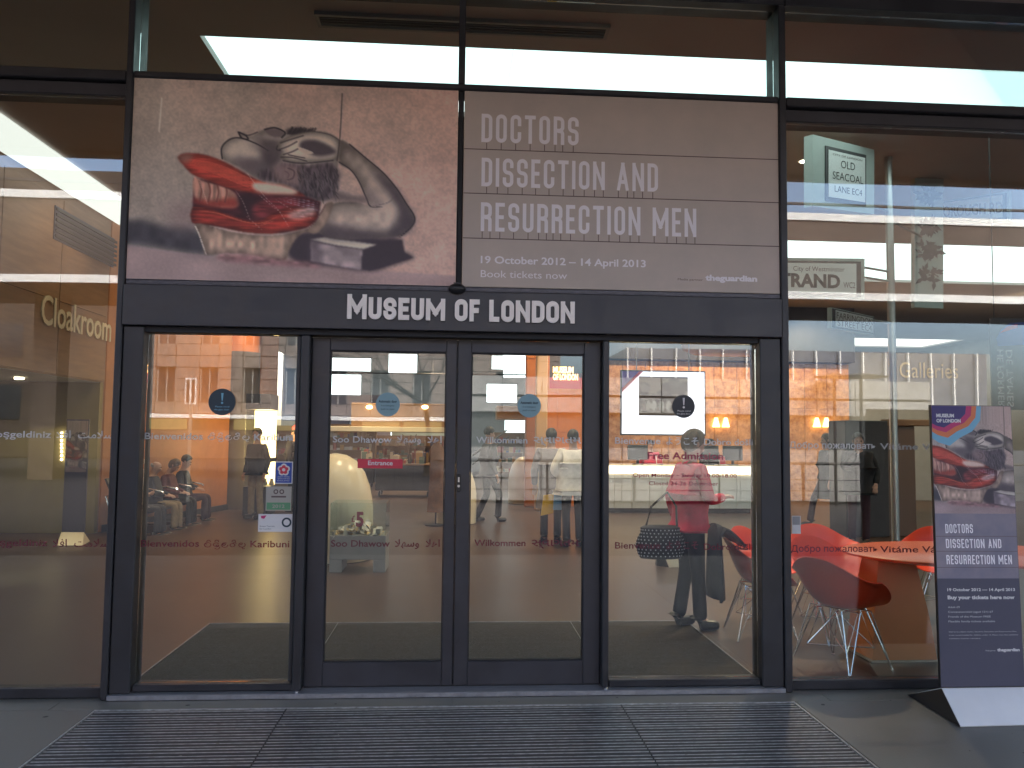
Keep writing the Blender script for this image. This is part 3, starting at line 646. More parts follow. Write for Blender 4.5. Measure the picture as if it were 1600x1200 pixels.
# entrance matting, outside and in
def matting(label, x0, x1, y0, y1, joints, place):
    t = thing('entrance_mat', label, 'door mat', ((x0+x1)/2, (y0+y1)/2, 0)); p = .040
    obj('mat_tray', MB().box(x0, x1, y0, y1, -.02, -.0035 if place == 'in' else -.012), M['pit'], t)
    e = MB().box(x0, x1, y1-.012, y1, -.003, .003).box(x0, x0+.010, y0, y1-.0125, -.003, .003).box(x1-.010, x1, y0, y1-.0125, -.003, .003); obj('mat_edging', e, M['alu'] if place == 'out' else M['sill'], t)
    xx = [x0+.012]+[j for j in joints]+[x1-.012]
    for a, b in zip(xx, xx[1:]):
        if place == 'out':
            r = MB(); q = MB(); y = y0+.004; i = 0
            while y+p < y1-.014:
                h = -.0015+.0012*math.sin(i*1.7+a*3); r.box(a+.004, b-.004, y, y+.022, -.010, h, 0)
                q.box(a+.004, b-.004, y+.0235, y+.0305, -.010, h+.0012+.0006*((i*7) % 3), 0); y += p; i += 1
            obj('rubber_ribs', r, M['matbar'], t, kind='stuff'); obj('aluminium_ribs', q, M['alu'], t, kind='stuff')
        else:
            r = MB(); y = y0+.01
            while y+.02 < y1-.014: r.box(a+.004, b-.004, y, y+.013, -.0035, .001); y += .022
            obj('carpet_ribs', r, M['inmat'], t, kind='stuff')
    for j in joints: obj('mat_joint', MB().box(j-.002, j+.002, y0+.001, y1-.0125, -.009, .0022), M['matbar'] if place == 'out' else M['sill'], t)
matting('ribbed black rubber and aluminium mat on the paving outside the doors', -2.04, 2.065, -1.66, -.225, (-.96, 1.0), 'out')
matting('brown grey ribbed carpet mat on the floor inside the doors', -2.04, 2.02, .20, 1.90, (-.975, 1.0), 'in')

# ------------------------------------------------------------------ the glazed front
fac = thing('museum_building', 'dark metal framed glass front of the museum with two sliding doors in the middle', 'building front', (0, 0, 0))
FR, FL_, SE = M['frame'], M['frame_light'], M['seal']
P = lambda name, mb, m=None, **k: obj(name, mb, m or FR, fac, **k)
ZT = 3.70                                      # underside of the main transom
P('post', MB().bbox(-2.085, -2.045, -.06, .16, 0, 4.46)); P('post', MB().bbox(2.083, 2.130, -.06, .16, 0, 4.46))
P('door_post', MB().bbox(-2.042, -1.921, -.045, .14, .032, 2.236)); P('door_post', MB().bbox(1.942, 2.080, -.045, .14, .032, 2.236))
P('mullion', MB().bbox(-.024, .020, -.045, .12, 3.84, 4.46)); P('mullion', MB().bbox(-.020, .016, -.030, .10, 2.53, 3.798), M['seal'])
P('mullion', MB().bbox(5.70, 5.76, -.05, .14, 0, 4.46)); P('mullion', MB().bbox(-5.76, -5.70, -.05, .14, 0, 4.46))
P('transom', MB().bbox(-2.043, 2.081, -.055, .13, 3.800, 3.838))
for a, b in ((-9, -5.762), (-5.698, -2.087), (2.132, 5.698), (5.762, 11)):
    P('transom', MB().bbox(a, b, -.055, .15, 3.775, 3.838)); P('transom_lip', MB().bbox(a, b, -.010, .15, 3.69, 3.773), M['frame_light'])
    P('top_transom', MB().bbox(a, b, -.055, .15, 4.462, 4.56))
P('top_transom', MB().bbox(-2.083, 2.129, -.055, .15, 4.462, 4.56))
P('fascia_panel', MB().box(-9, 0, -.02, .12, 4.562, 4.98), M['soffit']); P('fascia_panel', MB().box(.01, 11, -.02, .12, 4.562, 4.98), M['soffit'])
P('header_beam', MB().bbox(-2.042, 2.080, -.075, .14, 2.240, 2.492, .004), M['frame_light'])
P('header_ledge', MB().bbox(-2.042, 2.080, -.045, .10, 2.495, 2.526, .004), M['ledge'])
P('head_seal', MB().box(-1.918, 1.939, -.030, .10, 2.205, 2.238), SE)
P('base_rail', MB().bbox(-1.918, -.935, -.020, .09, .034, .075)); P('base_rail', MB().bbox(.968, 1.939, -.020, .09, .034, .075))
for a, b in ((-9, -5.762), (-5.698, -2.087), (2.132, 5.698), (5.762, 11)): P('base_rail', MB().bbox(a, b, -.012, .09, 0, .058), M['frame'])
P('threshold_strip', MB().bbox(-2.042, 2.080, -.070, .115, .0, .030, .003), M['sill'])
for x0, x1 in ((-.975, -.920), (.925, .965)): P('door_jamb', MB().bbox(x0, x1, -.028, .13, .032, 2.203))
P('side_jamb', MB().bbox(-1.004, -.977, .0, .09, .077, 2.203)); 
# glass: every sheet its own pane
def pane(x0, x1, z0, z1, y=.028, m='glass', t=.010): P('glass_pane', MB().box(x0, x1, y, y+t, z0, z1), M[m])
pane(-5.698, -2.087, .059, 3.689); pane(-9, -5.762, .059, 3.689); pane(2.132, 5.698, .059, 3.689); pane(5.762, 11, .059, 3.689)
pane(-1.918, -1.006, .077, 2.203); pane(.967, 1.939, .077, 2.203)
for a, b in ((-9, -5.762), (-5.698, -2.087), (2.132, 5.698), (5.762, 11), (-2.043, -.026), (.022, 2.081)): pane(a, b, 3.839, 4.461, .028, 'glass_top')
# sliding door leaves
def leaf(x0, x1, g0, g1, lock):
    d = P('sliding_door', MB().bbox(x0, g0, .045, .095, .036, 2.198, .004).bbox(g1, x1, .045, .095, .036, 2.198, .004).bbox(g0+.0005, g1-.0005, .046, .094, .036, .182, .003).bbox(g0+.0005, g1-.0005, .046, .094, 2.118, 2.198, .003), M['frame_light'])
    obj('glass_pane', MB().box(g0+.001, g1-.001, .064, .074, .183, 2.117), M['glass'], d)
    g = MB().box(g0+.0012, g0+.007, .050, .090, .1835, 2.1165).box(g1-.007, g1-.0012, .050, .090, .1835, 2.1165).box(g0+.0075, g1-.0075, .050, .090, .1835, .189).box(g0+.0075, g1-.0075, .050, .090, 2.111, 2.1165)
    obj('glazing_seal', g, SE, d)
    if lock:
        l = MB().bbox(x1-.052, x1-.026, .036, .0445, 1.25, 1.36, .003); obj('lock_plate', l, M['black'], d)
        obj('lock_cylinder', MB().disc((x1-.039, .030, 1.285), .008, 'y', .006).box(x1-.044, x1-.034, .031, .036, 1.31, 1.335), M['steel'], d)
    return d
leaf(-.918, -.006, -.805, -.072, False); leaf(.001, .922, .088, .815, False)
lk = P('door_lock', MB().bbox(.004, .030, .034, .0445, 1.235, 1.345, .003), M['black']); obj('lock_cylinder', MB().disc((.017, .028, 1.27), .008, 'y', .006).box(.012, .022, .029, .034, 1.295, 1.325), M['steel'], lk)
P('meeting_seal', MB().box(-.0055, .0005, .060, .080, .04, 2.196), SE)
sn = MB().sphere((-.012, -.085, 2.505), .055, 16, (1.0, .8, .62)).box(-.034, .012, -.085, -.046, 2.50, 2.545)
P('door_sensor', sn, M['black'], smooth=True)
P('door_track', MB().box(-.916, .920, .048, .092, .0302, .0345), M['black'])
for xx in (-.94, .945): P('floor_bolt', MB().lathe([(.012, .031), (.012, .040), (.006, .044)], 10, xx, -.045), M['chrome'], smooth=True)
# canopy over the entrance
struct('canopy', MB().box(-14, 16, -4.75, -.03, 5.0, 5.25).box(-14, 16, -4.9, -4.76, 4.95, 5.5), M['soffit'])

# name over the doors
sg = thing('museum_name_sign', 'raised off-white letters MUSEUM OF LONDON on the dark beam over the doors', 'sign', (0, -.075, 2.24))
letters, tw = stroke_word('MUSEUM OF LONDON', .66, .225, .10, .40)
a0 = PY(542, 502, -.09); a1 = PY(898, 508, -.09); zb = 2.301; Wd = a1.x-a0.x; hh = .138
for k, L in enumerate(letters):
    big = 1.0; mb = stroke_mesh([L], Vector((a0.x, -.076, zb)), Vector((1, 0, 0)), Vector((0, 0, 1)), Wd/tw, hh*(1.12 if k in (0,) else 1), .018, .018)
    obj('letter', mb, M['sign'], sg)

# ------------------------------------------------------------------ exhibition boards over the doors
TL, TR, BL, BR = (-2.042, -.040, 3.797), (-.022, -.040, 3.797), (-2.042, -.040, 2.530), (-.022, -.040, 2.530)
bl = thing('exhibition_board', 'board with a red and grey anatomical drawing over the left door', 'banner', (-1.03, -.03, 2.53))
obj('board', MB().box(-2.043, -.0215, -.0395, -.018, 2.529, 3.798), M['navy'], bl)
art = paint(500, 314)
print_grid('printed_picture', art, TL, TR, BR, BL, M['print'], bl, (2.05, 2.0, 1.86))
br = thing('exhibition_board', 'printed stone coloured board reading DOCTORS DISSECTION AND RESURRECTION MEN over the right door', 'banner', (1.05, -.03, 2.53))
obj('board', MB().bbox(.018, 2.081, -.040, -.018, 2.529, 3.798, .002), M['banner'], br)
YB = -.040; UPV = Vector((0, 0, 1)); RX = Vector((1, 0, 0))
def title(s, p0, p1, h, m, parent, t=.135, w=.42, gap=.14, space=.34, up=UPV, lift=.0016):
    p0, p1 = Vector(p0), Vector(p1); L, W = stroke_word(s, w, t, gap, space); dx = (p1-p0).normalized()
    return obj('printed_title', stroke_mesh(L, p0, dx, up, (p1-p0).length/W, h, lift, .0), m, parent), L, (p1-p0).length/W
for s, u0, v0, u1, hb_, lz in (('DOCTORS', 752, 222, 904, 46, 232), ('DISSECTION AND', 752, 291, 1028, 47, 301), ('RESURRECTION MEN', 751, 361, 1088, 47, 371)):
    a = PY(u0, v0, YB); b = PY(u1, v0+9*(u1-u0)/337, YB); z = a.z; h = .186
    o, L, sx = title(s, (a.x, YB, z), (b.x, YB, z), h, M['ink'], br)
    zl = z-.047; r = MB().box(.020, 2.079, YB-.0012, YB-.0004, zl-.0028, zl+.0028)
    for ch, rib, lx, cw in L:
        for xx in ([lx+.06, lx+cw-.06] if ch in 'RNAM' else [lx+cw/2]):
            X = a.x+xx*sx; r.box(X-.0022, X+.0022, YB-.0024, YB-.0014, zl-.0020, z-.004)
    obj('printed_rule', r, M['inkdark'], br)
def ztext(s, u0, v0, u1, h, m, parent, y, bold=0.0, name='printed_text', **k):
    a = PY(u0, v0, y); b = PY(u1, v0, y); return text(name, s, (a.x, y, a.z), (b.x, y, a.z), h, m, parent, bold=bold, lift=.0016, **k)
ztext('19 October 2012 – 14 April 2013', 751, 411, 1009, .046, M['ink'], br, YB, .022)
ztext('Book tickets now', 751, 433, 886, .046, M['ink'], br, YB, .0)
ztext('Media partner', 1059, 438, 1098, .014, M['inkdark'], br, YB)
ztext('theguardian', 1102, 438, 1183, .036, M['ink'], br, YB, .045)

# ------------------------------------------------------------------ vinyl lettering and stickers on the glass
YG = .0275; YD = .0635
def AR(s): return s
def vin(label, s, u0, v0, u1, h, m, y=YG, bold=.012, cat='window lettering'):
    a = PY(u0, v0, y); b = PY(u1, v0, y); o = text('vinyl_lettering', s, (a.x, y, a.z), (b.x, y, a.z), h, m, None, bold=bold, lift=.0012)
    return tag(o, label, cat)
AHL = '\uFEFC\uFEEC\uFEB3\uFEED  \uFEFC\uFEEB\uFE8D'; AHL2 = '\uFEFC\uFED3\uFE8D  \uFE96\uFEE3\uFEFC\uFEB3'
def sinhala(label, u0, v0, u1, h, m, y=YG):
    a = PY(u0, v0, y); b = PY(u1, v0, y); W = b.x-a.x; C = lambda cx, cy, r, a0, a1, ry=None: arc(cx, cy, r, ry or r, a0, a1, 10); S = []
    S += [C(.34, .34, .32, 150, 395), C(.34, .34, .32, 60, 120)+[(.10, .55), (.24, .45)], C(.42, .84, .17, -20, 200)]                      # pi
    S += [C(1.16, .38, .26, 20, 330), C(1.30, .20, .13, 120, 400), C(1.28, -.06, .22, 200, 380), C(1.22, .86, .17, -20, 200)]               # lli
    S += [C(2.02, .32, .30, 60, 360, .34), C(1.95, .40, .13, 0, 360)]                                                                      # ga
    S += [C(2.78, .30, .24, 90, 420), C(2.98, .52, .16, 180, 20), C(2.90, .86, .17, -20, 200)]                                             # ni
    S += [C(3.72, .34, .32, 120, 400), C(3.62, .52, .12, 0, 360), C(3.90, -.06, .14, 90, 300)]                                             # mu
    mb = MB(); k = W/4.15
    for i, q in enumerate(S):
        L, R_, n = ribbon([Vector(t) for t in q], False, .085); vs = []
        for j in range(n):
            for t in (L[j], R_[j]): vs.append((a.x+t.x*k, y-.0012-.00015*i, a.z+t.y*h*1.05))
        mb.add(vs, [(2*j, 2*j+1, 2*j+3, 2*j+2) for j in range(n-1)])
    return tag(obj('vinyl_lettering', mb, m), label, 'window lettering')
for nm, m, dv in (('silver', M['silver'], 0), ('crimson', M['dimred'], 1)):
    row = 'upper row' if dv == 0 else 'lower row'; hh_ = .040
    def V(v, vl): return v if dv == 0 else vl
    sh = 6 if dv else 0
    vin(f'{nm} lettering Hoşgeldiniz on the far left glass, {row}', 'Hoşgeldiniz', -22-sh, V(683, 853), 80-sh, hh_, m)
    vin(f'{nm} lettering in Arabic script on the far left glass, {row}', AHL2, 88-sh, V(684, 854), 176-sh, hh_*1.1, m)
    vin(f'{nm} lettering Bienvenidos on the left side window, {row}', 'Bienvenidos', 226-sh, V(686, 854), 317-sh, hh_, m)
    sinhala(f'{nm} lettering in Sinhala script on the left side window, {row}', 325-sh, V(687, 855), 391-sh, hh_, m)
    vin(f'{nm} lettering Karibuni on the left side window, {row}', 'Karibuni', 397-sh, V(688, 855), 458-sh, hh_, m)
    vin(f'{nm} lettering Soo Dhawow on the left sliding door, {row}', 'Soo Dhawow', 520-sh/2, V(691, 854), 612-sh/2, hh_, m, YD)
    vin(f'{nm} lettering in Arabic script on the left sliding door, {row}', AHL, 620-sh/2, V(691, 854), 690-sh/2, hh_*1.1, m, YD)
    vin(f'{nm} lettering Wilkommen on the right sliding door, {row}', 'Wilkommen', 744-sh/2, V(692, 853), 824-sh/2, hh_, m, YD)
    vin(f'{nm} lettering in Gujarati script on the right sliding door, {row}', '\u0AB8\u0ACD\u0AB5\u0ABE\u0A97\u0AA4\u0AAE', 834-sh/2, V(692, 853), 908-sh/2, hh_*1.1, m, YD)
    vin(f'{nm} lettering Bienvenue on the right side window, {row}', 'Bienvenue', 961, V(693, 857), 1032, hh_, m)
    vin(f'{nm} lettering in Japanese kana on the right side window, {row}', '\u3088\u3046\u3053\u305D', 1041, V(694, 857), 1091, hh_*1.0, m)
    vin(f'{nm} lettering Dobro došli on the right side window, {row}', 'Dobro došli', 1100, V(695, 859), 1176, hh_, m)
    vin(f'{nm} lettering in Cyrillic on the far right glass, {row}', 'Добро пожаловать', 1233+dv*3, V(700, 862), 1368+dv*3, hh_, m)
    vin(f'{nm} lettering Vitáme Vás on the far right glass, {row}', 'Vitáme Vás', 1375, V(702, 863), 1470, hh_, m)
vin('crimson words Free Admission on the right side window', 'Free Admission', 1012, 717, 1130, .045, M['redvinyl'], bold=.02)
vin('crimson opening hours line on the right side window', 'Open Monday – Sunday 10.00-18.00', 989, 745, 1151, .024, M['redvinyl'])
vin('crimson Christmas closing line on the right side window', 'Closed 24-26 December', 1014, 758, 1122, .024, M['redvinyl'], bold=0)
def sticker(label, u0, v0, u1, v1, m, y=YG, name='sticker', cat='sticker', t=.0010):
    a = PY(u0, v0, y); b = PY(u1, v1, y); o = thing(name, label, cat, ((a.x+b.x)/2, y, b.z)); obj('backing', MB().box(a.x, b.x, y-t-.0006, y-.0006, b.z, a.z), m, o); return o, a.x, b.x, b.z, a.z
def circle(label, u, v, r, m, y, lines, cat='sticker'):
    c = PY(u, v, y); o = thing('round_sticker', label, cat, c); obj('backing', MB().disc((c.x, y-.0016, c.z), r, 'y', .001), m, o); return o, c
M['tealdisc'] = mat('pale_teal_vinyl', (.20, .33, .36), .5); M['navydisc'] = mat('dark_blue_vinyl', (.012, .03, .045), .5); M['blk'] = mat('black_disc_vinyl', (.018, .02, .024), .5)
M['blue'] = mat('royal_blue_print', (.02, .06, .30), .5); M['greenp'] = mat('green_print', (.10, .26, .13), .5); M['redp'] = mat('scarlet_print', (.55, .035, .06), .5); M['pw'] = mat('white_print_paper', (.62, .60, .58), .5); M['pink'] = mat('magenta_print', (.45, .02, .12), .5)
M['cyanp'] = mat('cyan_print', (.16, .38, .50), .5); M['orangep'] = mat('orange_print', (.60, .16, .05), .5); M['beigep'] = mat('beige_print', (.36, .33, .28), .5)
for lb, u, v, r, m, y, lm in (('dark blue round sticker with an exclamation mark on the left side window', 347, 628, .083, 'navydisc', YG, 'cyanp'), ('black round sticker with an exclamation mark on the right side window', 1068, 635, .075, 'blk', YG, 'pw')):
    o, c = circle(lb, u, v, r, M[m], y, 0); yy = y-.0022
    mk = MB().prism([(c.x-.006, c.z+.055), (c.x+.008, c.z+.055), (c.x+.004, c.z+.008), (c.x-.002, c.z+.008)], yy-.0008, yy).disc((c.x+.001, yy-.0008, c.z-.006), .007, 'y', .0008); obj('exclamation_mark', mk, M[lm], o)
    text('printed_text', 'Please mind', (c.x-.04, yy, c.z-.034), (c.x+.045, yy, c.z-.034), .010, M[lm], o, lift=.0008); text('printed_text', 'the glass door', (c.x-.045, yy, c.z-.052), (c.x+.045, yy, c.z-.052), .010, M[lm], o, lift=.0008)
for lb, u, v in (('pale teal round sticker on the left sliding door', 606, 632), ('pale teal round sticker on the right sliding door', 827, 634)):
    o, c = circle(lb, u, v, .076, M['tealdisc'], YD, 0); yy = YD-.0022
    text('printed_text', 'Automatic door', (c.x-.058, yy, c.z+.012), (c.x+.058, yy, c.z+.012), .016, M['navydisc'], o, lift=.0008, bold=.03)
    for q, s in enumerate(('In an emergency', 'push to open')): text('printed_text', s, (c.x-.042, yy, c.z-.012-.022*q), (c.x+.042, yy, c.z-.012-.022*q), .011, M['navydisc'], o, lift=.0008)
o, x0, x1, z0, z1 = sticker('red Entrance sign stuck on the left sliding door', 559, 717, 629, 732, M['redp'], YD, 'entrance_sign', 'sign')
text('printed_text', 'Entrance', (x0+.065, YD-.002, z0+.020), (x1-.062, YD-.002, z0+.020), .028, M['pw'], o, bold=.02, lift=.0006)
o, x0, x1, z0, z1 = sticker('blue sticker with a red and white rosette on the left side window', 430, 721, 457, 756, M['pw']); yy = YG-.0018
obj('blue_field', MB().box(x0+.006, x1-.006, yy-.0008, yy, z0+.006, z1-.006), M['blue'], o); cx, cz = (x0+x1)/2, (z0+z1)/2+.018; yy -= .001
rs = MB()
for k in range(5):
    a = math.pi/2+k*2*math.pi/5; rs.disc((cx+.020*math.cos(a), yy-.0008-.0002*k, cz+.020*math.sin(a)), .019, 'y', .0006, 14)
obj('rosette', rs, M['pw'], o); rs = MB()
for k in range(5):
    a = math.pi/2+k*2*math.pi/5; rs.disc((cx+.017*math.cos(a), yy-.0030-.0002*k, cz+.017*math.sin(a)), .012, 'y', .0006, 14)
obj('rosette_petals', rs, M['redp'], o); obj('rosette_centre', MB().disc((cx, yy-.0046, cz), .010, 'y', .0004), M['pw'], o)
for q in range(3): text('printed_text', ('QUALITY ASSURED', 'VISITOR ATTRACTION', 'ENGLAND')[q], (x0+.018, yy-.001, z0+.040-.012*q), (x1-.018, yy-.001, z0+.040-.012*q), .007, M['pw'], o, lift=.0006)
o, x0, x1, z0, z1 = sticker('square sticker with an owl over a green band on the left side window', 416, 760, 455, 798, M['beigep']); yy = YG-.0018
obj('green_band', MB().box(x0+.006, x1-.006, yy-.0008, yy, z0+.006, z0+.05), M['greenp'], o); cx = (x0+x1)/2
ow = MB().disc((cx-.018, yy-.0010, z1-.032), .015, 'y', .0008, 18, r0=.008).disc((cx+.018, yy-.0010, z1-.032), .015, 'y', .0008, 18, r0=.008).box(cx-.045, cx+.045, yy-.0010, yy-.0002, z1-.068, z1-.058); obj('owl_mark', ow, M['inkdark'], o)
text('printed_text', '2012', (cx-.038, yy-.001, z0+.018), (cx+.038, yy-.001, z0+.018), .020, M['beigep'], o, lift=.0006, bold=.02)
o, x0, x1, z0, z1 = sticker('white sticker with a dark ring on the left side window, lowest of three', 404, 803, 459, 831, M['pw']); yy = YG-.0018
obj('ring_mark', MB().disc((x1-.045, yy-.0008, z0+.058), .030, 'y', .0008, 24, r0=.019), M['navydisc'], o); obj('crown_mark', MB().prism([(x0+.015, z1-.012), (x0+.05, z1-.008), (x0+.035, z1-.03), (x0+.018, z1-.026)], yy-.0008, yy), M['pink'], o)
for q in range(2): text('printed_text', ('Green Tourism', 'for London')[q], (x0+.010, yy, z0+.030-.016*q), (x0+.10-.02*q, yy, z0+.030-.016*q), .009, M['navydisc'], o, lift=.0006)
o, x0, x1, z0, z1 = sticker('small notice with grey print low on the far right glass', 1237, 806, 1251, 834, M['pw'])
obj('printed_block', MB().box(x0+.004, x1-.004, YG-.0026, YG-.0018, (z0+z1)/2, z1-.004), M['grey'], o)

# ------------------------------------------------------------------ free-standing poster on the pavement
f0 = Vector((2.80, -.66, 0)); st = thing('poster_stand', 'leaning exhibition poster on a pale folded base on the pavement at the right', 'poster stand', (3.12, -.45, 0), -.03)
tl, tr, brr, bll = PY(1454, 634, -.36), PY(1579, 633, -.36), PY(1601, 1071, -.47), PY(1470, 1076, -.47)
tr.z = tl.z = (tl.z+tr.z)/2; brr.z = bll.z = (brr.z+bll.z)/2
sb = MB().slab(bll, brr, tr, tl, .022); obj('panel', sb, M['black'], st)
def sp(s, t): return (bll*(1-s)+brr*s)*(1-t)+(tl*(1-s)+tr*s)*t        # s across, t up
sn_ = (brr-bll).cross(tl-bll).normalized()
def lifted(p, e): return p+sn_*e
def part_quad(s0, s1, t0, t1, e): return [lifted(sp(s0, t0), e), lifted(sp(s1, t0), e), lifted(sp(s1, t1), e), lifted(sp(s0, t1), e)]
q = part_quad(0.004, .996, .002, .375, .001); obj('navy_panel', MB().quad(*q), M['navy'], st)
M['slatep'] = mat('mottled_violet_grey_print', (.16, .15, .20), .55, col2=(.26, .22, .24), nscale=5)
q = part_quad(0.004, .996, .375, .605, .001); obj('title_panel', MB().quad(*q), M['slatep'], st)
W2, H2 = art.shape[1], art.shape[0]; crop = art[int(H2*.02):int(H2*.99), int(W2*.155):int(W2*.70)]
big = paint(560, 352); ch_, cw_ = big.shape[:2]; crop = big[int(ch_*.16):int(ch_*.985), int(cw_*.19):int(cw_*.68)]
top_ = np.repeat(crop[:1], 55, 0)*(1+.03*rng.standard_normal((55, crop.shape[1], 1))); crop = np.clip(np.concatenate([top_, crop], 0), 0, 255)
q = part_quad(0.004, .996, .605, .998, .001); print_grid('printed_picture', crop, q[3], q[2], q[1], q[0], M['print'], st, 1.25)
# coloured flash in the corner
def blob(s0, t1, w, h, e, m, name):
    pts = [(0, 0), (w, 0), (w*.97, h*.35), (w*.80, h*.62), (w*.55, h*.78), (w*.34, h*.98), (w*.12, h*.90), (0, h*.80)]
    mb = MB(); mb.add([lifted(sp(s0+a, t1-b), e) for a, b in pts], [tuple(range(len(pts)))]); 
    o = obj(name, mb, m, st); return o
blob(.005, .997, .62, .150, .0020, M['cyanp'], 'light_blue_flash'); blob(.005, .997, .56, .120, .0028, M['orangep'], 'orange_flash'); blob(.005, .997, .50, .100, .0036, M['pink'], 'magenta_flash'); blob(.005, .997, .43, .082, .0044, mat('violet_print', (.035, .02, .12), .5), 'violet_flash')
dxs = (brr-bll).normalized(); ups = (tl-bll).normalized(); ups = (ups-dxs*ups.dot(dxs)).normalized()
def stext(s, s0, s1, t, h, m, bold=0.0, e=.0016): 
    a, b = lifted(sp(s0, t), 0), lifted(sp(s1, t), 0); return text('printed_text', s, a, b, h, m, st, up=ups, bold=bold, lift=e)
stext('MUSEUM', .06, .28, .955, .020, M['pw'], .05, .0052); stext('OF LONDON', .06, .36, .936, .020, M['pw'], .05, .0052)
for s, s1, t in (('DOCTORS', .46, .535), ('DISSECTION AND', .80, .482), ('RESURRECTION MEN', .92, .425)):
    a, b = lifted(sp(.125, t), 0), lifted(sp(s1, t), 0); title(s, a, b, .054, M['ink'], st, up=ups)
    q = part_quad(.004, .996, t-.012, t-.0105, .0024); obj('printed_rule', MB().quad(*q), M['inkdark'], st)
stext('19 October 2012 — 14 April 2013', .12, .94, .331, .016, M['pw'], .03); stext('Buy your tickets here now', .12, .93, .303, .020, M['pw'], .04)
for q_, (s, s1) in enumerate((('Adult £9', .26), ('Concession/child (aged 12+) £7', .66), ('Friends of the Museum FREE', .63), ('Flexible family tickets available', .68))): stext(s, .12, s1, .272-.0165*q_, .0105, M['silver'])
for q_, (s, s1) in enumerate((('Due to its subject matter, Doctors, Dissection and Resurrection Men', .93), ('is not recommended for children under 12. Please note that exhibition', .95), ('contains human remains.', .50))): stext(s, .12, s1, .188-.0115*q_, .006, M['silver'])
stext('Media partner', .55, .67, .122, .008, M['silver']); stext('theguardian', .69, .96, .122, .016, M['pw'], .05)
# folded sheet base
fb = [Vector((2.845, -.66, .012)), Vector((3.42, -.625, .012)), Vector((3.50, -.44, .155)), Vector((2.865, -.465, .155))]
fb = [PZ(1501, 1135, .006), PZ(1640, 1131, .006), PY(1622, 1073, -.465), PY(1472, 1077, -.465)]
zz = (fb[2].z+fb[3].z)/2; fb[2].z = fb[3].z = zz
obj('folded_base', MB().slab(*fb, .006), M['white'], st)
bk = [Vector((fb[3].x-.02, fb[3].y+.33, .004)), Vector((fb[2].x, fb[2].y+.33, .004))]
obj('base_back', MB().slab(bk[1], bk[0], fb[3]+Vector((0, .012, 0)), fb[2]+Vector((0, .012, 0)), .006), M['white'], st)
e0, e1, e2 = fb[0], fb[3], bk[0]
obj('end_cheek', MB().add([e0+Vector((-.004, 0, 0)), e1+Vector((-.004, 0, .0)), e2+Vector((-.004, 0, 0)), e0+Vector((.008, .01, 0)), e1+Vector((.008, .004, -.01)), e2+Vector((.008, -.01, 0))], [(0, 1, 2), (5, 4, 3), (0, 3, 4, 1), (1, 4, 5, 2), (2, 5, 3, 0)]), M['black'], st)

# ================================================================== INTERIOR SHELL
lw = struct('left_wall', MB().box(-7.4, -5.62, .12, 5.02, 0, 5.0).box(-7.4, -5.62, 5.02, 8.05, 2.36, 5.0).box(-7.4, -5.62, 8.05, 8.6, 0, 5.0), M['wood'])
for y0, y1 in ((.15, 1.75), (1.77, 3.37), (3.39, 5.0)):
    for z0, z1 in ((.115, 1.18), (1.19, 2.34), (2.35, 3.4), (3.41, 4.85)): obj('wall_panel', MB().bbox(-5.62, -5.60, y0, y1, z0, z1, .003), M['wood'], lw)
for y0, y1 in ((5.02, 6.5), (6.52, 8.05)):
    for z0, z1 in ((2.38, 3.4), (3.41, 4.85)): obj('wall_panel', MB().bbox(-5.62, -5.60, y0, y1, z0, z1, .003), M['wood'], lw)
obj('skirting', MB().box(-5.62, -5.585, .15, 5.02, .0, .11), M['dark'], lw)
struct('cloakroom_recess', MB().box(-7.38, -7.3, 5.02, 8.05, 0, 2.36).box(-7.3, -5.62, 7.95, 8.05, 0, 2.36), mat('olive_recess_paint', (.20, .16, .06), .6, noise=.1, nscale=2))
dw = struct('angled_wall', MB().add([(-5.60, 8.1, 0), (-4.25, 14.2, 0), (-4.5, 14.2, 0), (-5.85, 8.1, 0), (-5.60, 8.1, 5), (-4.25, 14.2, 5), (-4.5, 14.2, 5), (-5.85, 8.1, 5)], [(0,1,5,4),(1,2,6,5),(2,3,7,6),(3,0,4,7),(4,5,6,7),(3,2,1,0)]), M['orange'])
obj('skirting', MB().add([(-5.57, 8.1, 0), (-4.22, 14.2, 0), (-4.26, 14.2, 0), (-5.61, 8.1, 0), (-5.57, 8.1, .11), (-4.22, 14.2, .11), (-4.26, 14.2, .11), (-5.61, 8.1, .11)], [(0,1,5,4),(1,2,6,5),(4,5,6,7)]), M['dark'], dw)
struct('back_wall', MB().box(-7.5, 18, 29.8, 30, 0, 5.0), M['grey'])
struct('right_wall', MB().box(17.8, 18, .12, 29.8, 0, 5.0), M['grey'])
gw = struct('copper_wall', MB().box(3.0, 10.2, 15.2, 15.4, 0, 3.55), M['gold'])
for i in range(12):
    for z0, z1 in ((.0, 1.18), (1.19, 2.36), (2.37, 3.54)): obj('wall_panel', MB().bbox(3.02+i*.6, 3.61+i*.6, 15.17, 15.2, z0, z1, .003), M['gold'], gw)
struct('bulkhead', MB().box(2.9, 10.3, 15.0, 15.5, 3.58, 5.0), M['dark'])
ww = struct('timber_wall', MB().box(1.55, 3.0, 13.0, 13.2, 0, 5.0), M['orangeped'])
for i in range(2):
    for k in range(3): obj('wall_panel', MB().bbox(1.57+i*.71, 2.27+i*.71, 12.975, 13.0, .02+k*1.66, 1.66+k*1.66, .003), M['orangeped'], ww)
struct('grey_end_wall', MB().box(10.3, 17.8, 15.4, 15.6, 0, 3.9), M['grey'])
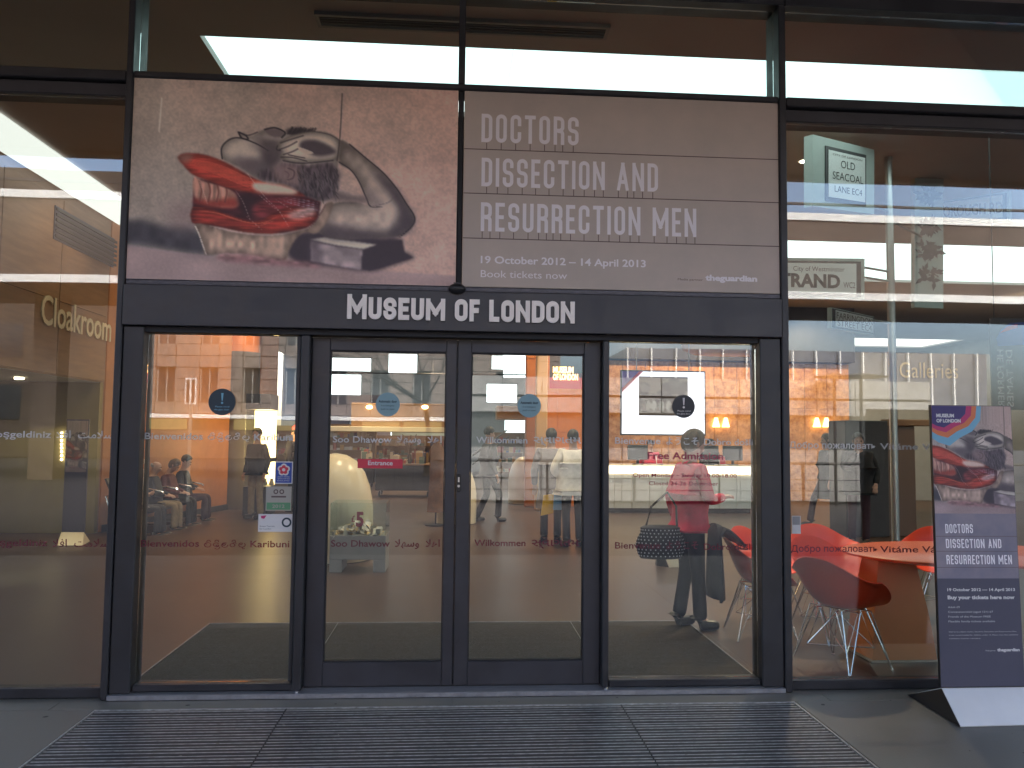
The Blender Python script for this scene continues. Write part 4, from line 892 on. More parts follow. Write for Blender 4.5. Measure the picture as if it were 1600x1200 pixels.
# luminous ceilings
def clight(label, x0, x1, y0, y1, m, n):
    o = thing('luminous_ceiling', label, 'ceiling light', ((x0+x1)/2, (y0+y1)/2, 5.06)); w_ = (x1-x0)/n
    for i in range(n): obj('diffuser', MB().box(x0+i*w_+.004, x0+(i+1)*w_-.004, y0, y1, 5.05, 5.07), m, o)
    obj('light_box', MB().box(x0, x1, y0, y1, 5.16, 5.18), M['white'], o)
clight('wide luminous ceiling strip just behind the panes over the doors', -2.255, 8.59, 1.81, 3.34, M['light'], 4)
clight('second luminous ceiling strip above the street signs', 2.81, 14.19, 8.21, 11.49, M['light'], 6)
clight('farthest luminous ceiling strip at the right', 8.81, 17.19, 20.91, 23.39, M['light2'], 5)
cv = thing('cove_light', 'long luminous cove along the top of the cloakroom wall', 'ceiling light', (-5.25, 4.6, 4.97))
for i in range(5): obj('diffuser', MB().box(-5.57, -4.93, .2+i*1.72, .2+i*1.72+1.71, 4.965, 4.985), M['cove'], cv)
vt = thing('ceiling_vent', 'long slotted air vent in the ceiling behind the panes over the doors', 'air vent', (0, 1.4, 4.98))
obj('frame', MB().box(-1.20, 1.22, 1.29, 1.32, 4.965, 4.998).box(-1.20, 1.22, 1.47, 1.50, 4.965, 4.998).box(-1.20, -1.17, 1.322, 1.468, 4.965, 4.998).box(1.19, 1.22, 1.322, 1.468, 4.965, 4.998), M['grey'], vt)
for i in range(3): obj('slat', MB().box(-1.168, 1.188, 1.345+i*.04, 1.36+i*.04, 4.97, 4.995), M['dark'], vt)
# downlights (lit), added where the luminous strips leave floor and walls dim
def downlight(x, y, power, label, spot=110, col=(1, .74, .48), z=5.0, aim=None):
    o = thing('downlight', label, 'ceiling light', (x, y, z), 0, 'small round downlights in the ceiling')
    obj('trim', MB().lathe([(.07, z-.012), (.075, z-.002)], 14, x, y), M['white'], o); obj('lamp', MB().lathe([(.05, z-.016), (.05, z-.0125)], 12, x, y), M['bulb'], o)
    l = bpy.data.lights.new('downlight_lamp', 'SPOT'); l.energy = power; l.spot_size = RAD(spot); l.spot_blend = .7; l.color = col; l.shadow_soft_size = .08
    lo = bpy.data.objects.new('downlight_lamp', l); COL.objects.link(lo); lo.parent = o; lo.location = (0, 0, -.05)
    if aim is not None: lo.rotation_euler = (Vector(aim)-Vector((x, y, z-.05))).to_track_quat('-Z', 'Y').to_euler()
LP = LAMPS*.85
for x, y, p, aim, lab in (
    (-3.6, 4.2, 70, None, 'downlight in the ceiling in front of the cloakroom wall'), (-.9, 5.2, 110, None, 'downlight above the domed desk behind the left door'),
    (1.6, 6.2, 230, None, 'downlight above the floor behind the right door'), (4.2, 4.3, 300, (3.6, 1.6, .5), 'downlight above the red chairs and table'), (5.6, 2.6, 20, (3.8, 1.6, .6), 'downlight at the right of the red table'),
    (-3.2, 7.2, 100, (-4.6, 10, 1.0), 'downlight above the waiting seats'), (-3.9, 11.5, 140, (-5.0, 11.0, 1.4), 'downlight washing the orange wall'), (-4.4, 6.6, 26, (-5.7, 6.2, 3.0), 'downlight washing the cloakroom wall'),
    (2.2, 10.4, 260, None, 'downlight above the queue at the desk'), (5.0, 13.6, 190, (5.0, 15.2, 1.8), 'downlight washing the left of the copper wall'), (7.0, 13.6, 190, (7.2, 15.2, 1.8), 'downlight washing the middle of the copper wall'), (9.0, 13.6, 190, (9.4, 15.2, 1.8), 'downlight washing the right of the copper wall'),
    (1.0, 16, 260, None, 'downlight above the far floor beside the desk'), (-1.8, 17.5, 260, None, 'downlight above the shop trolleys'), (-.8, 22, 300, None, 'downlight above the shop shelves'), (-3.6, 19, 220, None, 'downlight above the lit display case'),
    (2.3, 12.0, 150, (2.3, 13.0, 2.2), 'downlight washing the timber wall'), (-.9, 3.0, 30, None, 'downlight above the inner mat'), (1.2, .9, 60, (1.98, 1.7, 1.1), 'added downlight nearest the glass brightening the woman in crimson'), (.9, 3.0, 30, None, 'downlight above the right part of the inner mat'), (9, 6, 160, None, 'downlight at the far right of the hall'), (13, 12, 200, (13, 15.3, 2), 'downlight washing the grey end wall')):  # the lamp by the glass is added to brighten the woman's jacket
    downlight(x, y, p*LP, lab, spot=48 if aim and y < 5 else 110, aim=aim)
cl = thing('cloakroom_downlight', 'small lit downlight in the lowered ceiling of the cloakroom opening', 'ceiling light', (-6.3, 6.9, 2.34)); obj('lamp', MB().lathe([(.06, 2.325), (.06, 2.35)], 12, -6.3, 6.9), M['bulb'], cl)
l = bpy.data.lights.new('cloakroom_lamp', 'SPOT'); l.energy = 5; l.spot_size = RAD(120); l.color = (1, .85, .5); lo = bpy.data.objects.new('cloakroom_lamp', l); COL.objects.link(lo); lo.parent = cl; lo.location = (0, 0, -.05)
struct('cloakroom_ceiling', MB().box(-7.3, -5.63, 5.03, 7.94, 2.352, 2.40), M['grey'])
# cloakroom sign, slatted strip, string of lamps, inner poster stand
cs = thing('cloakroom_sign', 'brass word Cloakroom on the timber wall at the left', 'sign', (-5.60, 6.6, 2.5))
ca = PX(62, 499, -5.6); cb = PX(171, 538, -5.6); zc = (ca.z+cb.z)/2; text('letters', 'Cloakroom', (-5.6, ca.y, zc), (-5.6, cb.y, zc), .40, M['goldletter'], cs, bold=.012, depth=.012, lift=.02)
ga = PX(84, 345, -5.6); gb = PX(190, 405, -5.6); wv = thing('wall_strip', 'dark blue grey slatted strip high on the timber wall at the left', 'air vent', (-5.6, ga.y, 3.9))
zg = ga.z; obj('frame', MB().box(-5.60, -5.585, ga.y, gb.y+.3, zg-.25, zg+.22), M['navy'], wv)
for i in range(6): obj('slat', MB().box(-5.585, -5.57, ga.y+.02, gb.y+.28, zg-.22+i*.075, zg-.18+i*.075), M['dark'], wv)  # frame and slats draw the dark blue grey strip on the wall
sl2 = thing('string_of_lamps', 'vertical double row of tiny lit lamps in the cloakroom opening', 'lights', (-7.28, 7.6, 1.2))
for i in range(8):
    for j in range(2):
        p_ = PY(96+j*10, 676+i*6, 7.93); obj('lamp', MB().sphere(p_, .018, 6), M['bulb'], sl2)
def inner_stand(label, px0, px1, pyb, pyt, y, rz=0):
    b0 = PZ(px0, pyb, .0); o = thing('inner_poster_stand', label, 'poster stand', (b0.x, b0.y, 0)); a = PY(px0, pyb-30, b0.y); b = PY(px1, pyb-28, b0.y); tz = PY(px0, pyt, b0.y).z
    obj('panel', MB().box(a.x, b.x, b0.y, b0.y+.03, .10, tz), M['navy'], o); w_ = b.x-a.x
    print_grid('printed_picture', crop[::3, ::3], (a.x+.01, b0.y-.002, tz-.02), (b.x-.01, b0.y-.002, tz-.02), (b.x-.01, b0.y-.002, tz-.75), (a.x+.01, b0.y-.002, tz-.75), M['print'], o, 1.0)
    obj('folded_base', MB().add([(a.x+.06, b0.y-.25, .005), (b.x+.10, b0.y-.25, .005), (b.x, b0.y-.01, .16), (a.x, b0.y-.01, .16), (a.x-.06, b0.y+.2, .005), (b.x, b0.y+.2, .005)], [(0,1,2,3),(3,2,5,4),(0,3,4),(1,5,2),(0,4,5,1)]), M['cream'], o)
inner_stand('small exhibition poster stand by the orange wall behind the far left glass', 97, 132, 849, 655, 6.7)
tent = thing('floor_sign', 'small folded pale floor sign behind the woman in red', 'floor sign', (2.55, 4.8, 0)); a = PZ(1026, 884, 0)
obj('dark_face', MB().add([(a.x, a.y, 0), (a.x+.02, a.y, .30), (a.x+.12, a.y-.12, .0), (a.x+.01, a.y+.12, 0)], [(0, 2, 1), (0, 1, 3), (0, 3, 2), (1, 2, 3)]), M['black'], tent)
obj('pale_face', MB().slab((a.x+.13, a.y-.12, 0), (a.x+.30, a.y-.10, 0), (a.x+.26, a.y, .30), (a.x+.04, a.y-.005, .30), .008), M['cream'], tent)

# ------------------------------------------------------------------ waiting seats
bs = thing('waiting_bench', 'row of black linked seats on a chrome beam beside the orange wall', 'bench', (-4.95, 8.9, 0), 0)
obj('beam', MB().tube([(-5.0, 7.7, .34), (-5.0, 10.6, .34)], .035, 8), M['chrome'], bs, True)
for i in range(4):
    y = 7.95+i*.68
    sv = [(-4.72, .42), (-4.76, .44), (-5.1, .40), (-5.22, .50), (-5.38, .86), (-5.35, .87), (-5.18, .47), (-5.08, .375), (-4.76, .415)]
    obj('seat', MB().add([(x, y-.27, z) for x, z in sv]+[(x, y+.27, z) for x, z in sv], [tuple(reversed(range(9))), tuple(range(9, 18))]+[(k, (k+1) % 9, 9+(k+1) % 9, 9+k) for k in range(9)]), M['leather'], bs)
for i in range(5):
    y = 7.61+i*.68; obj('armrest', MB().tube([(-5.25, y, .40), (-5.32, y, .60), (-5.2, y, .645), (-4.9, y, .66), (-4.74, y, .63), (-4.70, y, .60)], .016, 8), M['chrome'], bs, True)
for y in (7.72, 9.2, 10.5):
    obj('leg', MB().tube([(-5.0, y, .34), (-5.0, y, .04)], .03, 8).tube([(-5.3, y, .02), (-4.66, y, .02)], .022, 8), M['chrome'], bs, True)

# ------------------------------------------------------------------ dark column, lit case, shop
cc = thing('round_column', 'tall dark grey round column behind the waiting seats', 'column', (-3.9, 12.4, 0)); c0 = PY(372, 700, 12.4); obj('shaft', MB().lathe([(.40, 0), (.40, 3.3)], 28, c0.x, 12.4), mat('dark_plaster', (.075, .06, .055), .6), cc, True); obj('upper_shaft', MB().lathe([(.385, 3.3), (.385, 5.0)], 28, c0.x, 12.4), M['orangeped'], cc, True)
dc = thing('display_case', 'tall glass display case with warm yellow light beside the round column', 'display case', (-3.2, 11.2, 0)); a = PY(388, 640, 11.0); b = PY(426, 640, 11.0); x0, x1 = a.x, b.x
obj('plinth', MB().box(x0, x1, 10.8, 11.5, 0, .55), M['dark'], dc); obj('shelf', MB().box(x0+.01, x1-.01, 10.82, 11.48, 1.02, 1.10), M['dark'], dc); obj('top', MB().box(x0, x1, 10.8, 11.5, 2.05, 2.35), M['dark'], dc)
obj('glowing_back', MB().box(x0+.02, x1-.02, 11.44, 11.47, .56, 2.04), M['warmsoft'], dc)
obj('glass_box', MB().box(x0+.004, x1-.004, 10.81, 10.815, .56, 2.04), M['clear'], dc)
for i in range(4): obj('gold_vessel', MB().lathe([(.03, .56), (.055, .60), (.03, .68), (.04, .70)], 10, x0+.10+i*.13, 11.0), M['goldletter'], dc, True)
obj('lamp_block', MB().bbox(x0+.14, x1-.02, 11.1, 11.35, 1.62, 2.0, .01), M['warm'], dc)
sh = [('book', (.30, .06, .04)), ('box', (.10, .16, .12)), ('toy', (.45, .25, .08)), ('jar', (.5, .42, .3)), ('tin', (.08, .08, .15)), ('card', (.6, .5, .4))]
PM = [mat('product_'+n, c, .5) for n, c in sh]
def shelf_unit(label, x, y, w_, n, h):
    o = thing('shop_shelf', label, 'shelf unit', (x, y, 0)); obj('carcass', MB().box(x-w_/2, x-w_/2+.03, y, y+.4, 0, h).box(x+w_/2-.03, x+w_/2, y, y+.4, 0, h).box(x-w_/2+.031, x+w_/2-.031, y+.37, y+.4, 0, h), M['wood'], o)
    for k in range(n):
        z = .25+k*(h-.3)/n; obj('shelf', MB().box(x-w_/2+.032, x+w_/2-.032, y+.01, y+.365, z, z+.025), M['wood'], o); xx = x-w_/2+.06; g = [MB() for _ in PM]
        while xx < x+w_/2-.16:
            ww_ = .05+random.random()*.10; g[random.randrange(len(PM))].box(xx, xx+ww_, y+.03, y+.2, z+.026, z+.07+random.random()*.18); xx += ww_+.012
        for gm, mm in zip(g, PM):
            if gm.v: obj('goods', gm, mm, o)
def at(px, y): return PY(px, 680, y).x
shelf_unit('wooden shop shelf of small goods at the left of the left door view', at(550, 21), 21, 1.5, 4, 1.9)
shelf_unit('wooden shop shelf of small goods behind the long trolley', at(640, 22), 22, 2.6, 4, 1.55)
shelf_unit('wooden shop shelf of small goods right of the lit case', at(447, 17), 17, 1.5, 4, 1.8)
shelf_unit('wooden shop shelf of small goods seen left of the queue', at(790, 24), 24, 1.4, 4, 1.7)
def trolley(label, px0, px1, y, h):
    x0, x1 = at(px0, y), at(px1, y); o = thing('display_trolley', label, 'trolley', ((x0+x1)/2, y, 0), 0); obj('cabinet', MB().bbox(x0, x1, y, y+.8, .16, h, .01), M['dark'], o); obj('top', MB().bbox(x0-.03, x1+.03, y-.03, y+.83, h+.001, h+.04, .008), M['wood'], o)
    for xx in (x0+.1, x1-.1):
        for yy in (y+.08, y+.72): obj('castor', MB().sphere((xx, yy, .075), .075, 10, (.4, 1, 1)), M['black'], o, True)
    for s in range(1, 3): obj('panel_joint', MB().box(x0+(x1-x0)*s/3-.008, x0+(x1-x0)*s/3+.008, y-.006, y-.001, .18, h-.02), M['black'], o)
    g = [MB() for _ in PM]
    for i in range(22):
        xx = x0+.05+random.random()*(x1-x0-.25); g[i % len(PM)].box(xx, xx+.06+random.random()*.1, y+.05+random.random()*.5, y+.6+random.random()*.1, h+.041, h+.10+random.random()*.28)
    for gm, mm in zip(g, PM): obj('goods', gm, mm, o)
trolley('long dark display trolley on castors in the shop behind the left door', 588, 676, 15.6, .80)
trolley('shorter dark display trolley half hidden by the domed desk', 560, 584, 18.5, .80)
rd = thing('dried_flower_vase', 'vase of dried stems standing on the long trolley', 'vase', (at(640, 15.9), 15.9, .842)); vx = rd.location.x
obj('vase', MB().lathe([(.05, .842), (.08, .92), (.05, 1.05), (.06, 1.08)], 12, vx, 15.9), M['dark'], rd, True); tb = MB()
for i in range(12): a = i*.55; tb.tube([(vx, 15.9, 1.05), (vx+.08*math.cos(a), 15.9+.08*math.sin(a), 1.3), (vx+.20*math.cos(a), 15.9+.2*math.sin(a), 1.5+.1*math.sin(3*a))], .012, 4)
obj('stems', tb, M['hair_brown'], rd)
ck = thing('wall_clock', 'round white wall clock on the far shop wall', 'clock', (at(553, 24), 24, 2.1)); ckp = PY(554, 662, 24); obj('case', MB().disc(ckp, .21, 'y', .05, 24), M['dark'], ck); obj('dial', MB().disc(ckp-Vector((0, .006, 0)), .185, 'y', .004, 24), M['white'], ck); obj('hands', MB().box(ckp.x-.008, ckp.x+.008, ckp.y-.014, ckp.y-.009, ckp.z, ckp.z+.13).box(ckp.x, ckp.x+.10, ckp.y-.014, ckp.y-.009, ckp.z-.008, ckp.z+.008), M['black'], ck)
struct('shop_partition', MB().box(at(505, 24.2), at(610, 24.2), 24.2, 24.4, 0, 3.0), mat('violet_grey_paint', (.34, .27, .27), .6)); struct('shop_partition_panel', MB().box(at(612, 24.5), at(722, 24.5), 24.5, 24.6, 0, 2.4), mat('pale_green_glass_wall', (.50, .58, .52), .3))
# bronze bulkhead with spots
bk_ = thing('shop_bulkhead', 'long bronze bulkhead with two glowing spots over the shop', 'ceiling panel', (-1.5, 20, 2.3)); a = PY(548, 628, 20); b = PY(722, 632, 20); zb0 = PY(640, 668, 20).z; zb1 = PY(640, 630, 20).z
obj('soffit_board', MB().bbox(at(505, 20), b.x, 20, 21.2, zb0-.15, zb0+.02, .02), M['cream'], bk_); obj('fascia', MB().bbox(a.x, b.x, 20.15, 21.1, zb0+.021, zb1, .02), M['bronze'], bk_)
for px in (577, 664): p_ = PY(px, 636, 20.13); obj('spot_lamp', MB().sphere(p_, .07, 10, (1.4, .5, .8)), M['warm'], bk_, True)
bk2 = thing('shop_bulkhead', 'shorter bulkhead seen through the right door above the stair', 'ceiling panel', (.8, 19, 2.4)); a = PY(776, 636, 19); b = PY(862, 640, 19); obj('fascia', MB().bbox(a.x, b.x, 19, 19.8, PY(800, 656, 19).z, PY(800, 634, 19).z, .02), M['bronze'], bk2)
# bright high windows on the far wall
def bright(label, u0, v0, u1, v1, y, bars=0, m='daypanel'):
    a, b = PY(u0, v0, y), PY(u1, v1, y); o = thing('far_window', label, 'window', ((a.x+b.x)/2, y, b.z)); n = bars+1; w_ = (b.x-a.x)/n
    for i in range(n): obj('pane', MB().box(a.x+i*w_+.02, a.x+(i+1)*w_-.02, y, y+.02, b.z, a.z), M[m], o)
    obj('frame', MB().box(a.x-.05, b.x+.05, y-.02, y+.05, b.z-.06, b.z-.005).box(a.x-.05, b.x+.05, y-.02, y+.05, a.z+.005, a.z+.06), M['grey'], o)
bright('bright high window at the top left of the left door view', 505, 559, 580, 580, 26); bright('large bright window below the high one in the left door view', 505, 585, 564, 626, 26)
bright('bright window at the top right of the left door view', 607, 553, 652, 583, 26.2); bright('tall slender lit slot beside the partition in the left door view', 604, 655, 640, 700, 26, 1); 
bright('bright window at the top of the right door view', 768, 556, 800, 577, 26); bright('square bright window in the right door view', 760, 600, 808, 629, 25.6); bright('bright curved opening high in the right door view', 786, 555, 824, 590, 25.9); bright('tall bright doorway in the right door view', 788, 656, 822, 716, 25.5)
rl = thing('gallery_rail', 'thin horizontal gallery rail crossing high behind the doors', 'railing', (0, 24, 4.2))
ra, rb = PY(500, 582, 23), PY(850, 586, 23); obj('rail', MB().tube([ra, rb], .025, 6), M['dark'], rl)
for i in range(9): p_ = lerp(ra, rb, i/8); obj('hanger', MB().tube([p_, p_+Vector((0, 0, .6))], .008, 4), M['grey'], rl)
sr = thing('stair_rail', 'dark diagonal stair rail seen through the right door', 'railing', (0, 20, 0)); obj('rail', MB().tube([PY(738, 712, 18), PY(792, 672, 18)], .03, 6).tube([PY(738, 726, 18), PY(796, 682, 18)], .02, 6), M['dark'], sr)
hc_ = thing('hanging_coat', 'brown coat hanging at the end of the shop shelf', 'coat', (at(682, 9), 9.2, .9)); hx = at(683, 9.2); p0 = PY(683, 700, 9.2); p1 = PY(683, 800, 9.2)
cg = MB().lathe([(.03, p0.z+.12), (.08, p0.z+.05), (.13, p0.z-.05), (.12, (p0.z+p1.z)/2), (.16, p1.z), (.15, p1.z)], 14, hx, 9.2, 1.0, .6); obj('coat_body', cg, mat('brown_coat_cloth', (.16, .07, .03), .9, noise=.3, nscale=8), hc_, True)
obj('coat_stand', MB().tube([(hx, 9.22, 0), (hx, 9.22, p0.z+.16)], .016, 6).lathe([(.2, 0), (.2, .02)], 14, hx, 9.22), M['black'], hc_)

# ------------------------------------------------------------------ moulded desks, donation box, reception
def dome(label, px0, px1, y, h, r=None):
    x0, x1 = at(px0, y), at(px1, y); c = (x0+x1)/2; r = (x1-x0)/2; o = thing('moulded_pod', label, 'information pod', (c, y+r, 0))
    prof = [(r*1.0, .012), (r*1.03, .25), (r*1.02, .5*h), (r*.93, .68*h), (r*.78, .82*h), (r*.55, .93*h), (r*.28, .985*h), (.02, h)]
    obj('shell', MB().lathe(prof, 36, c, y+r), M['cream'], o, True); obj('foot_ring', MB().lathe([(r*.95, 0), (r*.95, .011)], 36, c, y+r), M['dark'], o)
dome('large cream moulded pod behind the donation box', 455, 578, 4.9, 1.34); dome('smaller cream moulded pod at the meeting of the two doors', 682, 746, 9.2, 1.08); dome('pale moulded desk end glowing beside the queue', 797, 845, 13.5, 1.10)
db = thing('donation_box', 'clear donation box of coins and notes with a pink £5 on a grey plinth', 'donation box', (-1.1, 4.43, 0)); x0, x1, y0, y1 = -1.44, -.80, 4.38, 4.86
zt = PY(560, 786, 4.38).z; obj('plinth', MB().box(x0, x0+.14, y0, y1, 0, .14).box(x1-.14, x1, y0, y1, 0, .14).bbox(x0, x1, y0, y1, .141, .42), M['grey'], db)
obj('glass_box', MB().box(x0, x1, y0, y0+.008, .421, zt).box(x0, x1, y1-.008, y1, .421, zt).box(x0, x0+.008, y0+.009, y1-.009, .421, zt).box(x1-.008, x1, y0+.009, y1-.009, .421, zt), M['clear'], db)
ca = MB(); cb_ = MB()
for i in range(260):
    r1, r2 = random.random(), random.random(); x = x0+.03+r1*(x1-x0-.1); y = y0+.03+r2*(y1-y0-.1); z = .425+.11*math.sin(math.pi*r1)*random.random(); s = .012+random.random()*.02
    tgt = ca if i % 3 else cb_; c = Vector((x, y, z)); n = Vector((random.gauss(0, 1), random.gauss(0, 1), 1.2)).normalized(); a = n.cross(Vector((1, 0, 0))).normalized(); b = n.cross(a); 
    if i % 3: tgt.add([c+a*s, c+b*s, c-a*s, c-b*s], [(0, 1, 2, 3)])
    else: tgt.add([c+a*s*2.4+b*s, c-a*s*2.4+b*s, c-a*s*2.4-b*s, c+a*s*2.4-b*s], [(0, 1, 2, 3)])
obj('coins', ca, mat('bright_coin', (.75, .55, .30), .4, metal=.3), db, kind='stuff'); obj('banknotes', cb_, M['pw'], db, kind='stuff')
a = PY(549, 822, y0); text('printed_text', '£', (a.x, y0, a.z+.05), (a.x+.04, y0, a.z+.05), .07, M['redvinyl'], db, lift=.003, bold=.02); text('printed_text', '5', (a.x+.05, y0, a.z), (a.x+.14, y0, a.z), .16, M['redvinyl'], db, lift=.003, bold=.04)
rdk = thing('reception_desk', 'long white reception desk with a glowing cream top edge behind the right window', 'desk', (6, 11.6, 0)); X0, X1 = at(905, 11.6), at(1178, 11.6)
n = 10
for i in range(n): a = X0+(X1-X0)*i/n; obj('front_panel', MB().bbox(a+.006, a+(X1-X0)/n-.006, 11.62, 11.66, .10, .80, .004), M['white'], rdk)
obj('plinth', MB().box(X0+.05, X1-.05, 11.70, 12.3, 0, .099), M['dark'], rdk); obj('carcass', MB().box(X0, X1, 11.661, 12.35, .10, .80), M['cream'], rdk)
obj('glowing_edge', MB().bbox(X0-.02, X1+.06, 11.56, 11.60, .82, .985, .012), emat('glowing_cream_edge', (1, .80, .50), 1.15), rdk); obj('worktop', MB().bbox(X0-.02, X1+.06, 11.601, 12.4, .93, 1.0, .01), M['cream'], rdk)  # slight emission put into the cream edge for its lamplit glow
for i, px in enumerate((1000, 1030, 1112, 1128, 1150)):
    o = thing('desk_leaflet_holder' if i % 2 else 'desk_monitor', ('white leaflet holder on the reception desk, %s' if i % 2 else 'dark monitor on the reception desk, %s') % ('leftmost', 'beside the left clerk', 'behind the woman in red', 'right of the woman in red', 'near the right end')[i], 'leaflet holder' if i % 2 else 'monitor', (at(px, 11.8), 11.8, 1.0)); x = o.location.x
    if i % 2: obj('holder', MB().slab((x-.07, 11.75, 1.001), (x+.07, 11.75, 1.001), (x+.07, 11.83, 1.2), (x-.07, 11.83, 1.2), .006), M['white'], o); obj('leaflets', MB().slab((x-.06, 11.74, 1.03), (x+.06, 11.74, 1.03), (x+.06, 11.80, 1.19), (x-.06, 11.80, 1.19), .004), M['redp'], o)
    else: obj('screen', MB().bbox(x-.22, x+.22, 12.0, 12.04, 1.1, 1.42, .008), M['black'], o); obj('foot', MB().box(x-.03, x+.03, 12.01, 12.03, 1.02, 1.1).box(x-.1, x+.1, 11.95, 12.1, 1.001, 1.02), M['black'], o)
# hanging screen
sc_ = thing('hanging_screen', 'large white hanging screen showing a photograph above the reception desk', 'screen', (4, 11, 2.2)); ys = 10.6; a = PY(972, 580, ys); b = PY(1101, 679, ys)
obj('casing', MB().bbox(a.x-.03, b.x+.03, ys+.012, ys+.08, b.z-.03, a.z+.03, .01), M['black'], sc_); obj('display', MB().box(a.x, b.x, ys, ys+.01, b.z, a.z), emat('lit_screen_white', (.93, .90, 1.0), .62), sc_)
pw_, ph_ = 44, 34; gi = np.zeros((ph_, pw_, 3)); gi[:] = (150, 128, 118); r9 = np.random.default_rng(3)
yy_, xx_ = np.mgrid[0:ph_, 0:pw_]
for _ in range(26): cx_, cy_, rr_ = r9.random()*pw_, r9.random()*ph_*.7+ph_*.1, 2+r9.random()*5; gi[(xx_-cx_)**2+((yy_-cy_)*1.3)**2 < rr_**2] = np.array([90, 70, 66])+r9.random()*60
for cx_ in (8, 13, 20, 26): gi[((xx_-cx_)/2.6)**2+((yy_-25)/4.5)**2 < 1] = (225, 215, 210)
p0_ = PY(998, 588, ys-.003); p1_ = PY(1075, 650, ys-.003); pic = print_grid('screen_picture', gi, (p0_.x, ys-.003, p0_.z), (p1_.x, ys-.003, p0_.z), (p1_.x, ys-.003, p1_.z), (p0_.x, ys-.003, p1_.z), M['print'], sc_, .8)
obj('corner_flash', MB().add([(a.x, ys-.002, a.z), (a.x+.42, ys-.002, a.z), (a.x, ys-.002, a.z-.42)], [(0, 2, 1)]), M['redp'], sc_); obj('corner_flash_inner', MB().add([(a.x, ys-.004, a.z), (a.x+.34, ys-.004, a.z), (a.x, ys-.004, a.z-.34)], [(0, 2, 1)]), mat('violet_print_two', (.12, .06, .30), .5), sc_)
for xx in (a.x+.3, b.x-.3): obj('hanger', MB().tube([(xx, ys+.05, a.z), (xx, ys+.05, 5.0)], .012, 6), M['steel'], sc_)
lip = thing('ceiling_ring', 'cream oval ring hanging below the ceiling at the top of the right side window', 'ceiling feature', (5.4, 12.5, 3.4)); lc = PY(1130, 547, 12.5); obj('ring', MB().lathe([(.9, lc.z-.10), (1.1, lc.z-.02), (1.15, lc.z+.1), (.8, lc.z+.14)], 40, lc.x+.2, 12.5, 1, .5), mat('pale_timber_ring', (.60, .40, .24), .5), lip, True)
obj('hanger', MB().tube([(lc.x+.2, 12.5, lc.z+.14), (lc.x+.2, 12.5, 5)], .02, 6), M['steel'], lip)
for i, px in enumerate((1118, 1133, 1275, 1290)):
    p_ = PY(px, 660, 15.12); o = thing('wall_lamp', 'small warm lamp on the copper wall, %s' % ('leftmost', 'second from left', 'third from left', 'rightmost')[i], 'lamp', p_); obj('shade', MB().lathe([(.10, p_.z-.12), (.04, p_.z+.12)], 12, p_.x, p_.y-.05), M['warmsoft'], o, True)
# museum banner on timber wall
mbn = thing('hanging_banner', 'black and red hanging banner with glowing words MUSEUM OF LONDON behind the right door', 'banner', (2, 11.5, 3)); yb_ = 11.0; a = PY(859, 545, yb_); b = PY(916, 603, yb_)
obj('cloth', MB().box(a.x, b.x, yb_, yb_+.02, PY(859, 590, yb_).z, PY(859, 530, yb_).z), M['black'], mbn); rz_ = PY(859, 590, yb_).z; obj('red_band', MB().add([(a.x, yb_, rz_), (b.x, yb_, rz_+.12), (b.x, yb_, rz_-.10), (lerp((a.x, 0, 0), (b.x, 0, 0), .6).x, yb_, rz_-.16), (a.x, yb_, rz_-.06)], [(0, 4, 3, 2, 1)]).box(a.x, b.x, yb_+.004, yb_+.012, rz_-.22, rz_-.0), [M['redp']], mbn)
glow = emat('glowing_sign_letters', (1, .50, .16), 2.2)
for s, v in (('MUSEUM', 582), ('OF LONDON', 593)): p0, p1 = PY(864, v, yb_), PY(896 if s[0] == 'M' else 903, v, yb_); text('glowing_letters', s, (p0.x, yb_, p0.z), (p1.x, yb_, p0.z), .115, glow, mbn, bold=.05, lift=.004)
obj('cord', MB().tube([(a.x+.1, yb_+.01, PY(859, 530, yb_).z), (a.x+.1, yb_+.01, 5)], .006, 4).tube([(b.x-.1, yb_+.01, PY(859, 530, yb_).z), (b.x-.1, yb_+.01, 5)], .006, 4), M['black'], mbn)
oc = thing('timber_column', 'tall glowing orange timber column behind the right door', 'column', (1.3, 12, 0)); a = PY(838, 600, 12); b = PY(856, 600, 12); obj('shaft', MB().bbox(a.x, b.x, 12, 12.2, 0, 5, .02), mat('pale_orange_timber', (.62, .36, .18), .5), oc)

# ------------------------------------------------------------------ street sign display at the right
PB = mat('grey_green_sign_box', (.40, .45, .42), .5, noise=.08, nscale=4)
def sgn_box(name, label, q, th, frame, body=PB, framew=.0):
    a, b, c, d = q; o = thing(name, label, 'sign', (a+b)/2); obj('box', MB().slab(a, b, c, d, th), body, o); return o, (b-a).normalized(), (d-a).normalized()
def sub(q, s0, s1, t0, t1, e):
    a, b, c, d = q; n_ = (b-a).cross(d-a).normalized()*e; f = lambda s, t: (a*(1-s)+b*s)*(1-t)+(d*(1-s)+c*s)*t+n_
    return [f(s0, t0), f(s1, t0), f(s1, t1), f(s0, t1)]
M['plate'] = mat('enamel_sign_plate', (.72, .73, .72), .35)
def street_sign(label, q, th, lines, fr=(.18, .84, .10, .88), name='street_sign'):
    o, dx, up = sgn_box(name, label, q, th, None); r = sub(q, fr[0], fr[1], fr[2], fr[3], .012); obj('frame', MB().slab(*r, .018), M['dark'], o); w0, h0 = fr[1]-fr[0], fr[3]-fr[2]
    r = sub(q, fr[0]+.05*w0, fr[1]-.05*w0, fr[2]+.07*h0, fr[3]-.07*h0, .022); obj('plate', MB().slab(*r, .008), M['plate'], o)
    for s, s0, s1, t, h, m, bd in lines:
        l = sub(q, s0, s1, t, t+.1, .0225); text('lettering', s, l[0], l[1], h, m, o, up=up, bold=bd, lift=.002)
    return o
q = [PY(1270, 322, 2.9), PY(1366, 335, 3.7), PY(1366, 234, 3.7), PY(1270, 210, 2.9)]
